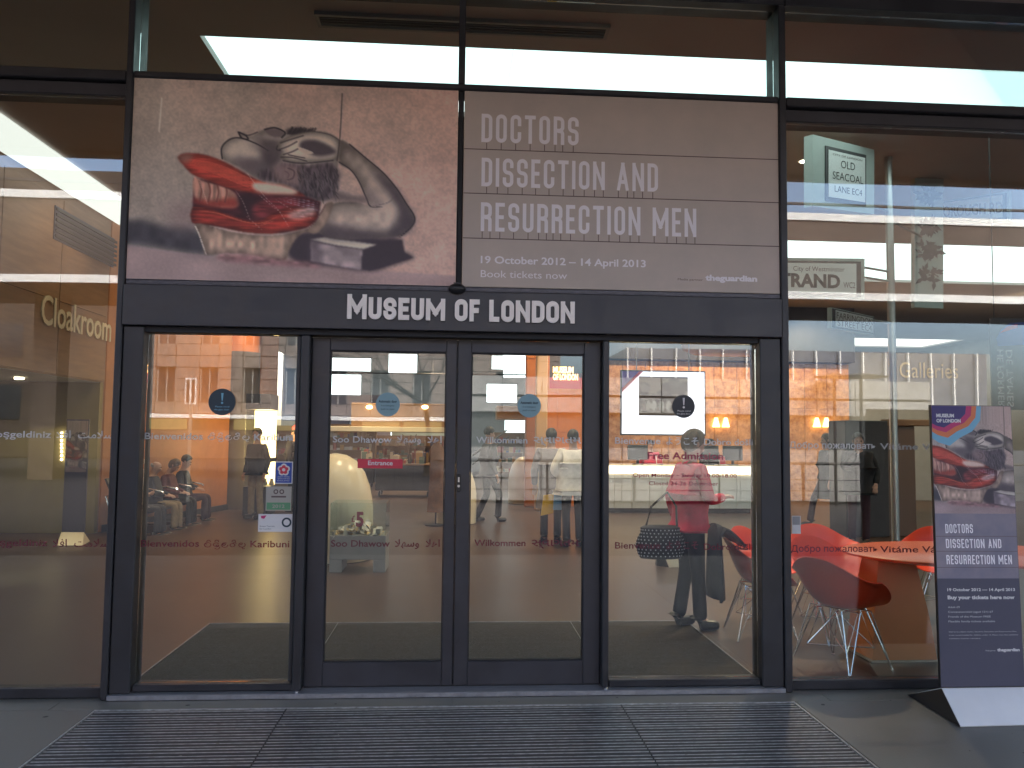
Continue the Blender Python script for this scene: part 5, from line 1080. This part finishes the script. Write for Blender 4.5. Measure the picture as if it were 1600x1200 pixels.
street_sign('square pale box sign reading OLD SEACOAL LANE hanging high at the right', q, .10, [('CITY OF LONDON', .27, .75, .76, .022, M['inkdark'], 0), ('OLD', .40, .63, .60, .085, M['black'], .0), ('SEACOAL', .27, .77, .42, .085, M['black'], .0), ('LANE EC4', .30, .75, .24, .07, M['black'], .0)])
q = [PY(1180, 462, 3.8), PY(1351, 468, 4.0), PY(1351, 404, 4.0), PY(1180, 402, 3.8)]
street_sign('wide grey framed sign reading STRAND WC2 cut by the door post', q, .10, [('City of Westminster', .33, .80, .66, .055, M['inkdark'], 0), ('STRAND', .13, .76, .26, .15, M['black'], .04), ('WC2', .79, .90, .26, .07, M['inkdark'], .0)], (-.0, .96, .06, .92))
q = [PY(1299, 513, 5.6), PY(1366, 524, 6.4), PY(1366, 495, 6.4), PY(1299, 480, 5.6)]
street_sign('small angled sign reading FARRINGDON STREET below the STRAND sign', q, .06, [('FARRINGDON', .08, .92, .50, .09, M['inkdark'], .0), ('STREET EC4', .10, .90, .16, .09, M['inkdark'], .0)], (.02, .98, .05, .95))
q = [PY(1462, 350, 5.2), PY(1577, 345, 4.4), PY(1577, 298, 4.4), PY(1462, 316, 5.2)]
street_sign('angled sign reading BOROUGH ROAD at the upper right', q, .06, [('BOROUGH RD', .05, .93, .28, .14, M['inkdark'], .02)], (.0, .97, .05, .95))
q = [PY(1429, 480, 4.8), PY(1474, 482, 4.8), PY(1474, 277, 4.8), PY(1429, 275, 4.8)]
o, dx, up = sgn_box('tall_panel', 'tall narrow grey panel printed with black foliage among the street signs', q, .08, None)
lf = MB(); nrm_ = (q[1]-q[0]).cross(q[3]-q[0]).normalized()*.004; r8 = random.Random(5)
for cy_, nn in ((.24, 34), (.44, 60), (.62, 60), (.86, 30)):
    for i in range(nn):
        c = sub(q, .5+r8.uniform(-.25, .25), 1, cy_+r8.uniform(-.04, .04), 1, .004+.0004*i)[0]; a_ = r8.uniform(0, 6.28); L_ = r8.uniform(.05, .15); d1 = dx*math.cos(a_)+up*math.sin(a_); d2 = dx*-math.sin(a_)+up*math.cos(a_)
        c2 = lambda p: p
        lf.add([c, c+d1*L_*.5+d2*L_*.2, c+d1*L_, c+d1*L_*.5-d2*L_*.2], [(0, 1, 2, 3)])
obj('foliage_print', lf, M['dark'], o)
pl = thing('sign_pole', 'slender steel pole carrying the street signs at the right', 'pole', (PY(1395, 600, 4.1).x, 4.1, 0)); px_ = pl.location.x
obj('shaft', MB().lathe([(.045, .02), (.045, 5.0)], 16, px_, 4.1), M['steel'], pl, True); obj('base', MB().lathe([(.18, 0), (.18, .018)], 20, px_, 4.1), M['steel'], pl)
for v, u in ((235, 1362), (330, 1355), (425, 1352), (440, 1352), (345, 1440), (345, 1440), (505, 1362)):
    p0 = PY(1395, v, 4.1); p1 = PY(u, v+6, 3.9 if u < 1395 else 4.8); obj('bracket', MB().tube([(px_, 4.1, p0.z), (p1.x, p1.y, p0.z)], .014, 6), M['steel'], pl)
gl = thing('galleries_sign', 'brass word Galleries on the grey end wall at the right', 'sign', (14, 15.4, 2.8)); a, b = PY(1405, 590, 15.4), PY(1496, 588, 15.4); text('letters', 'Galleries', (a.x, 15.4, a.z), (b.x, 15.4, a.z), .42, M['goldletter'], gl, depth=.02, lift=.03)
rb_ = thing('hanging_banner', 'dark banner with reversed vertical writing at the far right edge, a reflection built inside', 'banner', (4.6, 3, 2)); a, b = PY(1551, 640, 3.0), PY(1640, 640, 3.0); zt_ = PY(1560, 497, 3.0).z; obj('cloth', MB().box(a.x, b.x, 3.0, 3.02, a.z, zt_), M['black'], rb_)  # mirror image of an outdoor banner, built as a banner inside
obj('violet_curve', MB().add([(a.x+.06, 2.998, zt_-.22), (a.x+.12, 2.998, zt_-.12), (a.x+.22, 2.998, zt_-.05), (b.x, 2.998, zt_-.02), (b.x, 2.998, zt_-.26), (a.x+.08, 2.998, zt_-.30)], [(0, 5, 4, 3, 2, 1)]), M['blue'], rb_); obj('red_curve', MB().add([(a.x+.10, 2.996, zt_-.16), (a.x+.18, 2.996, zt_-.09), (a.x+.3, 2.996, zt_-.06), (a.x+.3, 2.996, zt_-.10), (a.x+.2, 2.996, zt_-.13)], [(0, 4, 3, 2, 1)]), M['redp'], rb_)
for i, s in enumerate(('THE THAMES', 'LANE NAMES')):
    x = a.x+.13+i*.10; text('reversed_letters', 'HE FORMER' if i == 0 else 'DE TAMES', (x, 2.997, a.z+.03), (x, 2.997, zt_-.34), .07, M['silver'], rb_, up=Vector((-1, 0, 0)), mirror=True, lift=.002)
obj('cord', MB().tube([(a.x+.05, 3.01, zt_), (a.x+.05, 3.01, 5)], .006, 4).tube([(b.x-.05, 3.01, zt_), (b.x-.05, 3.01, 5)], .006, 4), M['black'], rb_)

# ------------------------------------------------------------------ red chairs and table
def chair_shell():
    NT, NR = 48, 12; mb = MB(); vs = []; fs = []
    for j in range(NR+1):
        t = j/NR
        for i in range(NT):
            th = 2*math.pi*i/NT; s, c = math.sin(th), math.cos(th)
            if s >= 0: h = .235+.165*(max(0, s)**2.2)
            else: h = .235*(1-abs(s)**1.1)**1.0-.015*abs(s)
            rx = .315-.035*max(0, s)**2; ry = .27 if s < 0 else .275
            e = .78; X = rx*math.copysign(abs(c)**e, c); Y = ry*math.copysign(abs(s)**.86, s)
            r = t**.82; rr = r*(.80+.20*t) if t < .93 else r*(1.0)+(.03 if abs(c) > .35 and s < .6 else .008)*(t-.93)/.07
            z = .425+h*(t**3.0)-.012*math.sin(math.pi*t) if t < .93 else .425+h*(.93**3.0)+ (h*(1-.93**3.0))*((t-.93)/.07)*(.35)
            vs.append((X*rr, Y*rr, z))
    for j in range(NR):
        for i in range(NT): i2 = (i+1) % NT; fs.append((j*NT+i, j*NT+i2, (j+1)*NT+i2, (j+1)*NT+i))
    n0 = len(vs); vs2 = [(x*.985, y*.985, z+.007) for x, y, z in vs]                      # inner skin gives it thickness
    f2 = [tuple(reversed([q+n0 for q in f])) for f in fs]; L = NR*NT
    rim = [(L+i, L+(i+1) % NT, n0+L+(i+1) % NT, n0+L+i) for i in range(NT)]
    mb.add(vs+vs2, fs+f2+rim); return mb
def make_chair():
    t = thing('armchair', 'x', 'chair', (0, 0, 0), 0, 'red moulded armchairs round the red table')
    obj('shell', chair_shell(), M['red'], t, True, True)
    ft = [(sx*.235, sy*.235) for sx in (-1, 1) for sy in (-1, 1)]
    for x, y in ft:
        g = MB().tube([(x*.45, y*.55, .418), (x, y, .008)], .0055, 6).tube([(x*.85, y*.25, .418), (x*1.0, y*.98, .012)], .0045, 6).lathe([(.012, 0), (.012, .010)], 10, x, y)
        obj('wire_leg', g, M['chrome'], t, False, True)
    g = MB().tube([(-.2, -.06, .415), (.2, -.06, .415)], .005, 6).tube([(-.2, .06, .4151), (.2, .06, .4151)], .005, 6).tube([(-.1, -.13, .410), (-.1, .13, .410)], .005, 6).tube([(.1, -.13, .410), (.1, .13, .410)], .005, 6)
    for sx in (-1, 1): g.tube([(sx*.06, -.13, .41), (sx*.16, .155, .15), (sx*.06, .13, .41)], .004, 6); g.tube([(sx*.06, .13, .41), (sx*.16, -.155, .15), (sx*.06, -.13, .41)], .004, 6)
    g.tube([(-.155, -.155, .15), (.155, .155, .1501)], .004, 6).tube([(-.155, .155, .1525), (.155, -.155, .1526)], .004, 6); obj('wire_struts', g, M['chrome'], t, False, True)
    return t
ch0 = make_chair()
CH = [((2.70, .47), 118, 'red armchair nearest the glass with its back turned to the camera'), ((2.47, 1.37), 84, 'red armchair beside the woman in crimson, a grey coat over its back'), ((3.02, 1.30), 18, 'red armchair at the left end of the table, its open seat toward the glass'),
      ((3.42, 2.20), 4, 'red armchair on the far side of the table with a high curved back'), ((4.42, 2.05), -28, 'red armchair behind the poster stand, its pointed arm right of the pole'), ((4.95, .95), -95, 'red armchair at the right end of the table behind the poster stand'), ((2.78, 2.05), 40, 'red armchair farthest left on the far side of the table')]
for i, ((x, y), a, lb) in enumerate(CH):
    c = ch0 if i == 0 else copy_tree(ch0); c.location = (x, y, 0); c.rotation_euler = (0, 0, RAD(a)); c['label'] = lb
    # rotation: back of shell is +y local
tb_ = thing('cafe_table', 'orange red oval table on a tapered orange pedestal among the red chairs', 'table', (3.86, .86, 0)); ex, ey = .90, .64
obj('tabletop', MB().lathe([(.90, .705), (1.0, .722), (1.0, .738), (.985, .742)], 56, 3.86, .86, ex, ey), M['orangered'], tb_, True)
pd = MB()
for PXX in (3.24,): pd.add([(PXX+sx*w_, .80+sy*d_, z) for z, w_, d_ in ((0.012, .24, .20), (.30, .21, .17), (.704, .14, .12)) for sx, sy in ((-1, -1), (1, -1), (1, 1), (-1, 1))], [(3, 2, 1, 0), (8, 9, 10, 11)]+[(k*4+i, k*4+(i+1) % 4, k*4+4+(i+1) % 4, k*4+4+i) for k in range(2) for i in range(4)])
obj('pedestal', pd, M['orangeped'], tb_); obj('foot_plate', MB().box(2.98, 3.5, .58, 1.02, 0, .011), M['steel'], tb_)
ct = thing('draped_coat', 'dark grey coat draped over the back of the red armchair beside the woman', 'coat', (2.2, 1.38, .5))
cm = MB(); R_, C_ = 12, 10; cvs = []
for i in range(R_+1):
    for j in range(C_+1):
        u_ = i/R_; v_ = j/C_; yv = 1.16+.44*v_; ph = u_*3.0
        if u_ < .55: x_ = 2.45-.315-.02-.03*math.sin(9*v_+2); z_ = .30+(.86-.30)*(u_/.55)
        else: x_ = 2.45-.33+(u_-.55)/.45*.16; z_ = .862-.13*((u_-.55)/.45)**1.6
        cvs.append((x_+.012*math.sin(7*v_+5*u_), yv+.02*math.sin(4*u_), z_+.01*math.sin(11*v_)))
cm.add(cvs, [(i*(C_+1)+j, i*(C_+1)+j+1, (i+1)*(C_+1)+j+1, (i+1)*(C_+1)+j) for i in range(R_) for j in range(C_)]); co_ = obj('cloth', cm, M['c_suit'], ct, True)
sm = co_.modifiers.new('thick', 'SOLIDIFY'); sm.thickness = .02

# ------------------------------------------------------------------ people inside
def along(px, y): return PY(px, 680, y).x
person('woman in a crimson jacket and dark jeans standing behind the right side window', (1.98, 1.66, 0), RAD(-78), stand(elR=(.24, .06, 1.10), wrR=(.12, .26, 1.12), elL=(-.27, -.05, 1.10), wrL=(-.30, .02, .90), head=(0, .05, 1.575), anL=(-.09, -.06, .085), toL=(-.12, .08, .03), anR=(.09, .05, .085), toR=(.13, .21, .03)),
       'c_red', 'c_denim', 'hair_brown', 'long', 1.66, coat=.10, bulk=.98)
bg = thing('handbag', 'dark handbag with white polka dots hanging at the side of the woman in crimson', 'bag', (1.70, 1.52, .62)); bgm = MB(); bx, by = 1.685, 1.50
M['bagcloth'] = mat('dark_bag_cloth', (.022, .022, .026), .7)
bp = []
for k in range(7):
    t = k/6; bp.append((.165+.04*math.sin(math.pi*min(t*1.2, 1)), .60+.25*t))
bgm.lathe([(.05, .595)]+[(r, z) for r, z in bp]+[(.13, .865)], 28, bx, by, 1.0, .50); obj('bag_body', bgm, M['bagcloth'], bg, True)
dt = MB()
for k in range(9):
    z = .625+k*.026; r = .165+.04*math.sin(math.pi*min((z-.6)/.25*1.2, 1))
    for i in range(30):
        a_ = 2*math.pi*(i+.5*(k % 2))/30; nx, ny = math.cos(a_), math.sin(a_)*.5; n_ = Vector((math.cos(a_), math.sin(a_)*2, 0)).normalized(); c = Vector((bx+r*nx, by+r*ny, z))+n_*.003; tn = n_.cross(Vector((0, 0, 1)))
        dt.add([c+(tn*math.cos(q)+Vector((0, 0, 1))*math.sin(q))*.0062 for q in [math.pi*2*m_/7 for m_ in range(7)]], [tuple(range(7))])
obj('polka_dots', dt, M['pw'], bg, kind='stuff'); obj('strap', MB().tube([(bx-.12, by, .85), (bx-.08, by-.02, 1.02), (bx+.06, by, 1.14), (bx+.14, by+.02, 1.02), (bx+.14, by, .85)], .010, 6), M['leather'], bg, True)
S2 = 'visitor'
person('visitor in a long dark grey coat, left of the couple behind the right door', (along(864, 6.8), 7.0, 0), RAD(-8), stand(), 'c_grey', 'c_denim', 'hair_dark', 'short', 1.70, coat=.30, bulk=1.12, skirt='c_grey')
person('visitor in a pale quilted jacket, right of the couple behind the right door', (along(898, 6.4), 6.55, 0), RAD(12), stand(elL=(-.30, .0, 1.10), wrL=(-.14, .14, 1.02), elR=(.30, 0, 1.10), wrR=(.14, .14, 1.02)), 'c_white', 'c_denim', 'hair_dark', 'short', 1.68, coat=.16, bulk=1.42)
bg2 = thing('carrier_bag', 'yellow carrier bag held by the couple behind the right door', 'bag', (along(854, 6.9), 6.8, .5)); bx = along(855, 6.8); obj('bag', MB().slab((bx-.09, 6.74, .42), (bx+.09, 6.74, .46), (bx+.13, 6.74, .74), (bx-.05, 6.74, .72), .05), mat('yellow_plastic', (.60, .36, .03), .5), bg2); obj('handle', MB().tube([(bx, 6.77, .72), (bx+.05, 6.78, .84), (bx+.09, 6.77, .73)], .006, 5), M['black'], bg2)
bg3 = thing('carrier_bag', 'pale blue carrier bag held by the couple behind the right door', 'bag', (along(871, 6.7), 6.7, .5)); bx = along(871, 6.75); obj('bag', MB().slab((bx-.07, 6.60, .52), (bx+.07, 6.60, .52), (bx+.08, 6.60, .74), (bx-.06, 6.60, .74), .05), mat('blue_plastic', (.12, .28, .50), .5), bg3); obj('handle', MB().tube([(bx-.02, 6.63, .73), (bx+.01, 6.63, .84), (bx+.05, 6.63, .73)], .006, 5), M['black'], bg3)
person('visitor in dark clothes walking behind the left edge of the right door', (along(764, 9.8), 9.9, 0), RAD(-70), stand(anL=(-.10, -.18, .085), toL=(-.11, -.04, .03), knL=(-.10, .02, .48), anR=(.10, .16, .085), toR=(.11, .32, .03), knR=(.10, .18, .50)), 'c_suit', 'c_navy', 'hair_dark', 'short', 1.74, coat=.12)
person('clerk with dark hair in a crimson top behind the left part of the desk', (along(1018, 12.6), 12.7, 0), RAD(175), stand(), 'c_red', 'c_black', 'hair_dark', 'short', 1.52)
person('clerk with long dark hair in black behind the right part of the desk', (along(1112, 12.6), 12.7, 0), RAD(190), stand(), 'c_black', 'c_black', 'hair_dark', 'long', 1.56)
person('balding man in navy jacket and khaki trousers on the bench by the orange wall', (-4.98, 8.63, -.06), RAD(-90), sit(), 'c_navy', 'c_khaki', 'hair_grey', 'bald', 1.56)
person('person in a maroon jacket and brown cap sitting next to the balding man', (-4.96, 9.31, -.06), RAD(-92), sit(head=(0, .08, 1.165)), 'c_maroon', 'c_black', 'hair_brown', 'long', 1.56)
person('person in a dark coat sitting farthest along the bench', (-4.94, 9.99, -.06), RAD(-88), sit(), 'c_black', 'c_plum', 'hair_dark', 'short', 1.62)
person('man in a charcoal suit sitting at the near end of the bench', (-5.0, 7.95, -.06), RAD(-90), sit(wrL=(-.06, .16, .72), wrR=(.06, .20, .74)), 'c_suit', 'c_suit', 'hair_grey', 'short', 1.55)
person('person in khaki trousers standing before the lit display case', (along(402, 10.2), 10.25, 0), RAD(150), stand(anL=(-.12, 0, .085), anR=(.12, 0, .085)), 'c_black', 'c_khaki', 'hair_dark', 'short', 1.68)
person('person in a black coat and pink hat right of the lit display case', (along(462, 11.5), 11.6, 0), RAD(60), stand(), 'c_black', 'c_black', 'hair_dark', 'short', 1.72, coat=.4, bulk=1.2)
hp = thing('pink_hat', 'pink knitted hat on the person at the right edge of the left side window', 'hat', (along(462, 11.6), 11.6, 1.68)); obj('knit', MB().lathe([(.098, 1.655), (.105, 1.68), (.09, 1.73), (.05, 1.765), (.01, 1.775)], 16, along(462, 11.5), 11.61), M['redp'], hp, True)

# ================================================================== ACROSS THE STREET (seen in the glass)
def R(px, py, vy): p = PY(px, py, vy); return Vector((p.x, -p.y, p.z))   # the real place of something mirrored in the glass
ob = thing('office_building', 'pale stone office building with rows of windows across the street', 'building', (-8, -46, 0)); bx0, bx1, by_ = -19.4, 6.5, -45.0
obj('core', MB().box(bx0+.1, bx1-.1, by_-10, by_-.35, 0, 15), M['stone2'], ob); sp_ = MB(); floors = [(3.2, 5.0), (6.4, 8.1), (9.6, 11.3), (12.8, 14.2)]; wx = []; x = bx0+1.0
while x < bx1-1.6: wx.append((x, x+1.15)); x += 2.6
zc_ = [0, 3.2]; cw = 1.3
def cells():
    prev = bx0; xs2 = []
    for a, b in wx: xs2.append((prev, a, False)); xs2.append((a, b, True)); prev = b
    xs2.append((prev, bx1, False)); return xs2
rows = []; z = 4.3-1.6; zr = [2.7]
while zr[-1] < 15: zr.append(zr[-1]+.72)
for a, b, isw in cells():
    for z0, z1 in zip(zr, zr[1:]):
        mid = (z0+z1)/2; k = (mid-2.7) % 3.6
        if isw and .72 < k < 2.9: continue
        n_ = max(1, round((b-a)/1.2)); 
        for i in range(n_): sp_.box(a+(b-a)*i/n_+.02, a+(b-a)*(i+1)/n_-.02, by_-.34, by_, z0+.02, z1-.02)
obj('stone_cladding', sp_, M['stone'], ob, kind='stuff')
wme = None
for a, b in wx:
    for f in range(3):
        z0 = 2.7+f*3.6+.72+.0; z1 = z0+2.14
        if z1 > 15: continue
        wn = obj('window', MB().box(a+.04, b-.04, by_-.30, by_-.26, z0, z1), M['window'], ob); obj('frame', MB().box(a+.02, a+.08, by_-.255, by_-.18, z0, z1).box(b-.08, b-.02, by_-.255, by_-.18, z0, z1).box((a+b)/2-.03, (a+b)/2+.03, by_-.255, by_-.20, z0, z1), M['grey'], wn)
obj('ledge', MB().box(bx0, bx1, by_-.3, by_+.25, 2.42, 2.66), M['fasciawhite'], ob); obj('ground_floor', MB().box(bx0, bx1, by_-.34, by_-.30, 0, 2.4), M['stone2'], ob)
for i, (a, b) in enumerate(wx): obj('shop_window', MB().box(a-.5, b+.7, by_-.29, by_-.25, 1.75, 2.38), M['litwindow'] if i % 3 != 1 else M['window'], ob)
ob3 = thing('brick_office_block', 'dark brown office block at the left across the street', 'building', (-42, -48, 0)); obj('core', MB().box(-62, -20.0, -60, -43, 0, 17), mat('dark_brown_brick', (.055, .042, .036), .8, noise=.2, nscale=2), ob3)
for i in range(12):
    for f in range(4): obj('window', MB().box(-61+i*3.1, -59.3+i*3.1, -43.01, -42.96, 2.2+f*3.6, 4.2+f*3.6), M['window'], ob3)
ob2 = thing('glass_office_block', 'bluish glazed office block beyond the white wall across the street', 'building', (20, -60, 0)); g2 = MB().box(14, 45, -75, -60, 0, 9); obj('core', g2, mat('blue_grey_glazing', (.10, .12, .18), .15), ob2)
for i in range(16): obj('fin', MB().box(14+i*2-.06, 14+i*2+.06, -60, -59.7, 0, 9), M['fasciawhite'], ob2)
# raised walkway
hw = thing('raised_walkway', 'brown raised walkway with pale edges crossing above the street', 'bridge', (6, -21, 6.2)); obj('deck', MB().box(-40, 45, -25, -20, 6.2, 7.0), M['soffit'], hw)
for i in range(17): obj('parapet_panel', MB().box(-40+i*5+.02, -35+i*5-.02, -19.98, -19.9, 6.35, 8.7), M['stone2'], hw)
obj('coping', MB().box(-40, 45, -20.02, -19.86, 8.71, 8.95), M['fasciawhite'], hw); obj('lower_edge', MB().box(-40, 45, -19.895, -19.84, 6.1, 6.34), M['fasciawhite'], hw)
obj('handrail', MB().box(-40, 45, -20.05, -19.95, 9.25, 9.32), M['dark'], hw)
for i in (0, 1, 2, 4): obj('pier', MB().box(-30+i*16, -29.2+i*16, -23, -22.2, -.02, 6.19), M['stone2'], hw)
# white panelled wall with wire balustrade before it
wl = thing('white_panelled_wall', 'long low wall of white boards across the paving', 'wall', (6, -14.4, 0)); wa, wb = R(720, 700, 14).x, R(1458, 700, 14).x
ns = 12
for i in range(ns):
    a = wa+(wb-wa)*i/ns; b = wa+(wb-wa)*(i+1)/ns
    obj('white_panel', MB().box(a+.012, b-.012, -14.1, -14.0, .06, 1.32), M['boards'], wl)
    obj('upper_panel', MB().box(a+.012, b-.012, -14.1, -14.0, 2.16, 2.52), M['boards'], wl); obj('upper_panel', MB().box(a+.012, b-.012, -14.1, -14.0, 2.58, 3.02), M['boards'], wl)
obj('backing', MB().box(wa, wb, -14.25, -14.12, .0, 3.0), mat('slate_backing', (.10, .11, .11), .4), wl)
bt = thing('wire_balustrade', 'dark handrail with thin wires in front of the white wall', 'railing', (6, -13.2, 0)); obj('handrail', MB().tube([(wa-.5, -13.2, 1.02), (wb+4, -13.2, 1.02)], .035, 8), M['dark'], bt)
for z in (.62, .36): obj('wire', MB().tube([(wa-.5, -13.2, z), (wb+4, -13.2, z)], .012, 4), M['dark'], bt)
for i in range(8): obj('baluster', MB().box(wa+i*2-.025, wa+i*2+.025, -13.23, -13.17, -.02, 1.0), M['dark'], bt)
kx0, kx1 = PY(1321, 700, 7.7).x, PY(1388, 700, 7.7).x; ks = thing('kiosk_reflection', 'tall dark kiosk mirrored from outside, built inside behind the person in a dark coat', 'kiosk', ((kx0+kx1)/2, 8.0, 0)); obj('cabinet', MB().bbox(kx0, kx1, 7.7, 8.3, 0, 1.90, .01), M['dark'], ks); obj('side_screen', MB().bbox(kx1+.01, PY(1430, 700, 7.8).x, 7.8, 7.9, 0, 1.82, .01), mat('brown_screen', (.14, .09, .07), .6), ks); obj('header', MB().bbox(kx1+.01, PY(1455, 700, 7.8).x, 7.76, 7.95, 1.821, 1.93, .01), M['wood'], ks)  # an outdoor kiosk's reflection, built as a solid thing inside the hall
pp = PY(1343, 700, 6.7); person('reflected person in a dark coat, hand at the face, built before the dark kiosk', (pp.x, 6.75, 0), RAD(165), stand(elR=(.24, .14, 1.16), wrR=(.05, .20, 1.42), elL=(-.26, .02, 1.10), wrL=(-.22, .12, .92)), 'c_black', 'c_plum', 'hair_dark', 'short', 1.68, coat=.18, bulk=1.28)  # reflection of someone outside, built as a solid figure in the hall
pp = PY(1292, 700, 9.2); person('reflected pedestrian in a dark coat, built inside, striding left of the dark kiosk', (pp.x, 9.2, 0), RAD(88), stand(anL=(-.09, -.34, .12), knL=(-.10, -.06, .50), toL=(-.10, -.20, .03), anR=(.09, .30, .085), knR=(.10, .22, .50), toR=(.10, .45, .05)), 'c_black', 'c_plum', 'hair_brown', 'long', 1.68, coat=.35, skirt='c_black')  # passer-by mirrored from the street, built as a solid figure indoors
for i, (u, r_) in enumerate(((1347, .55), (1305, .45))):
    p_ = R(u, 590, 11+i*2.5); o = thing('disc_lamp', ('near' if i == 0 else 'far')+' street lamp with a flat round shade outside, mirrored in the far right glass', 'street lamp', (p_.x, p_.y, 0)); obj('post', MB().lathe([(.04, -.02), (.035, p_.z)], 10, p_.x, p_.y), M['frame'], o, True); obj('shade', MB().lathe([(.05, p_.z-.03), (r_, p_.z+.0), (r_, p_.z+.02), (.1, p_.z+.09)], 28, p_.x, p_.y), M['dark'], o, True)
# bare tree
tr_ = thing('bare_tree', 'leafless tree with thin branches across the street, mirrored in the doors', 'tree', (R(668, 600, 26).x, -26, 0)); tx = tr_.location.x
tk = MB().tube([(tx, -26, -.02), (tx+.1, -26, 1.6), (tx-.1, -26.1, 3.0)], [.13, .10, .08], 8); obj('trunk', tk, M['bark'], tr_, True); cr = MB(); rt = random.Random(11)
def grow(p, d, L, r, n):
    q = p+d*L*.5+Vector((rt.uniform(-1, 1), rt.uniform(-1, 1), rt.uniform(-.3, .5)))*L*.08; e = q+(d+Vector((rt.uniform(-1, 1), rt.uniform(-1, 1), rt.uniform(-.4, .6)))*.25).normalized()*L*.5
    cr.tube([p, q, e], [r, r*.8, r*.62], 5 if n > 2 else 3, cap=False)
    if n <= 0: return
    for _ in range(3 if n > 1 else 4):
        nd = (d+Vector((rt.uniform(-1, 1), rt.uniform(-1, 1), rt.uniform(-.5, .7)))*.75).normalized(); grow(lerp(q, e, rt.random()), nd, L*rt.uniform(.6, .85), r*.55, n-1)
for _ in range(5): grow(Vector((tx-.1, -26.1, 2.8)), Vector((rt.uniform(-1, 1), rt.uniform(-.6, .6), rt.uniform(.4, 1))).normalized(), 2.2, .042, 4)
obj('crown', cr, M['bark'], tr_)
sgp = R(297, 610, 14); sp2 = thing('street_notice', 'narrow white notice with dark arrows on a post across the street', 'sign', (sgp.x, -14, 0)); z0, z1 = PY(297, 632, 14).z, PY(297, 590, 14).z
obj('post', MB().box(sgp.x-.03, sgp.x+.03, -14.05, -14.0, -.02, z0), M['steel'], sp2); obj('plate', MB().box(sgp.x-.13, sgp.x+.13, -14, -13.97, z0, z1), M['white'], sp2)
for s_ in (-1, 1): obj('dark_strip', MB().box(sgp.x+s_*.06-.035, sgp.x+s_*.06+.035, -13.968, -13.96, z0+.04, z1-.04), M['dark'], sp2)
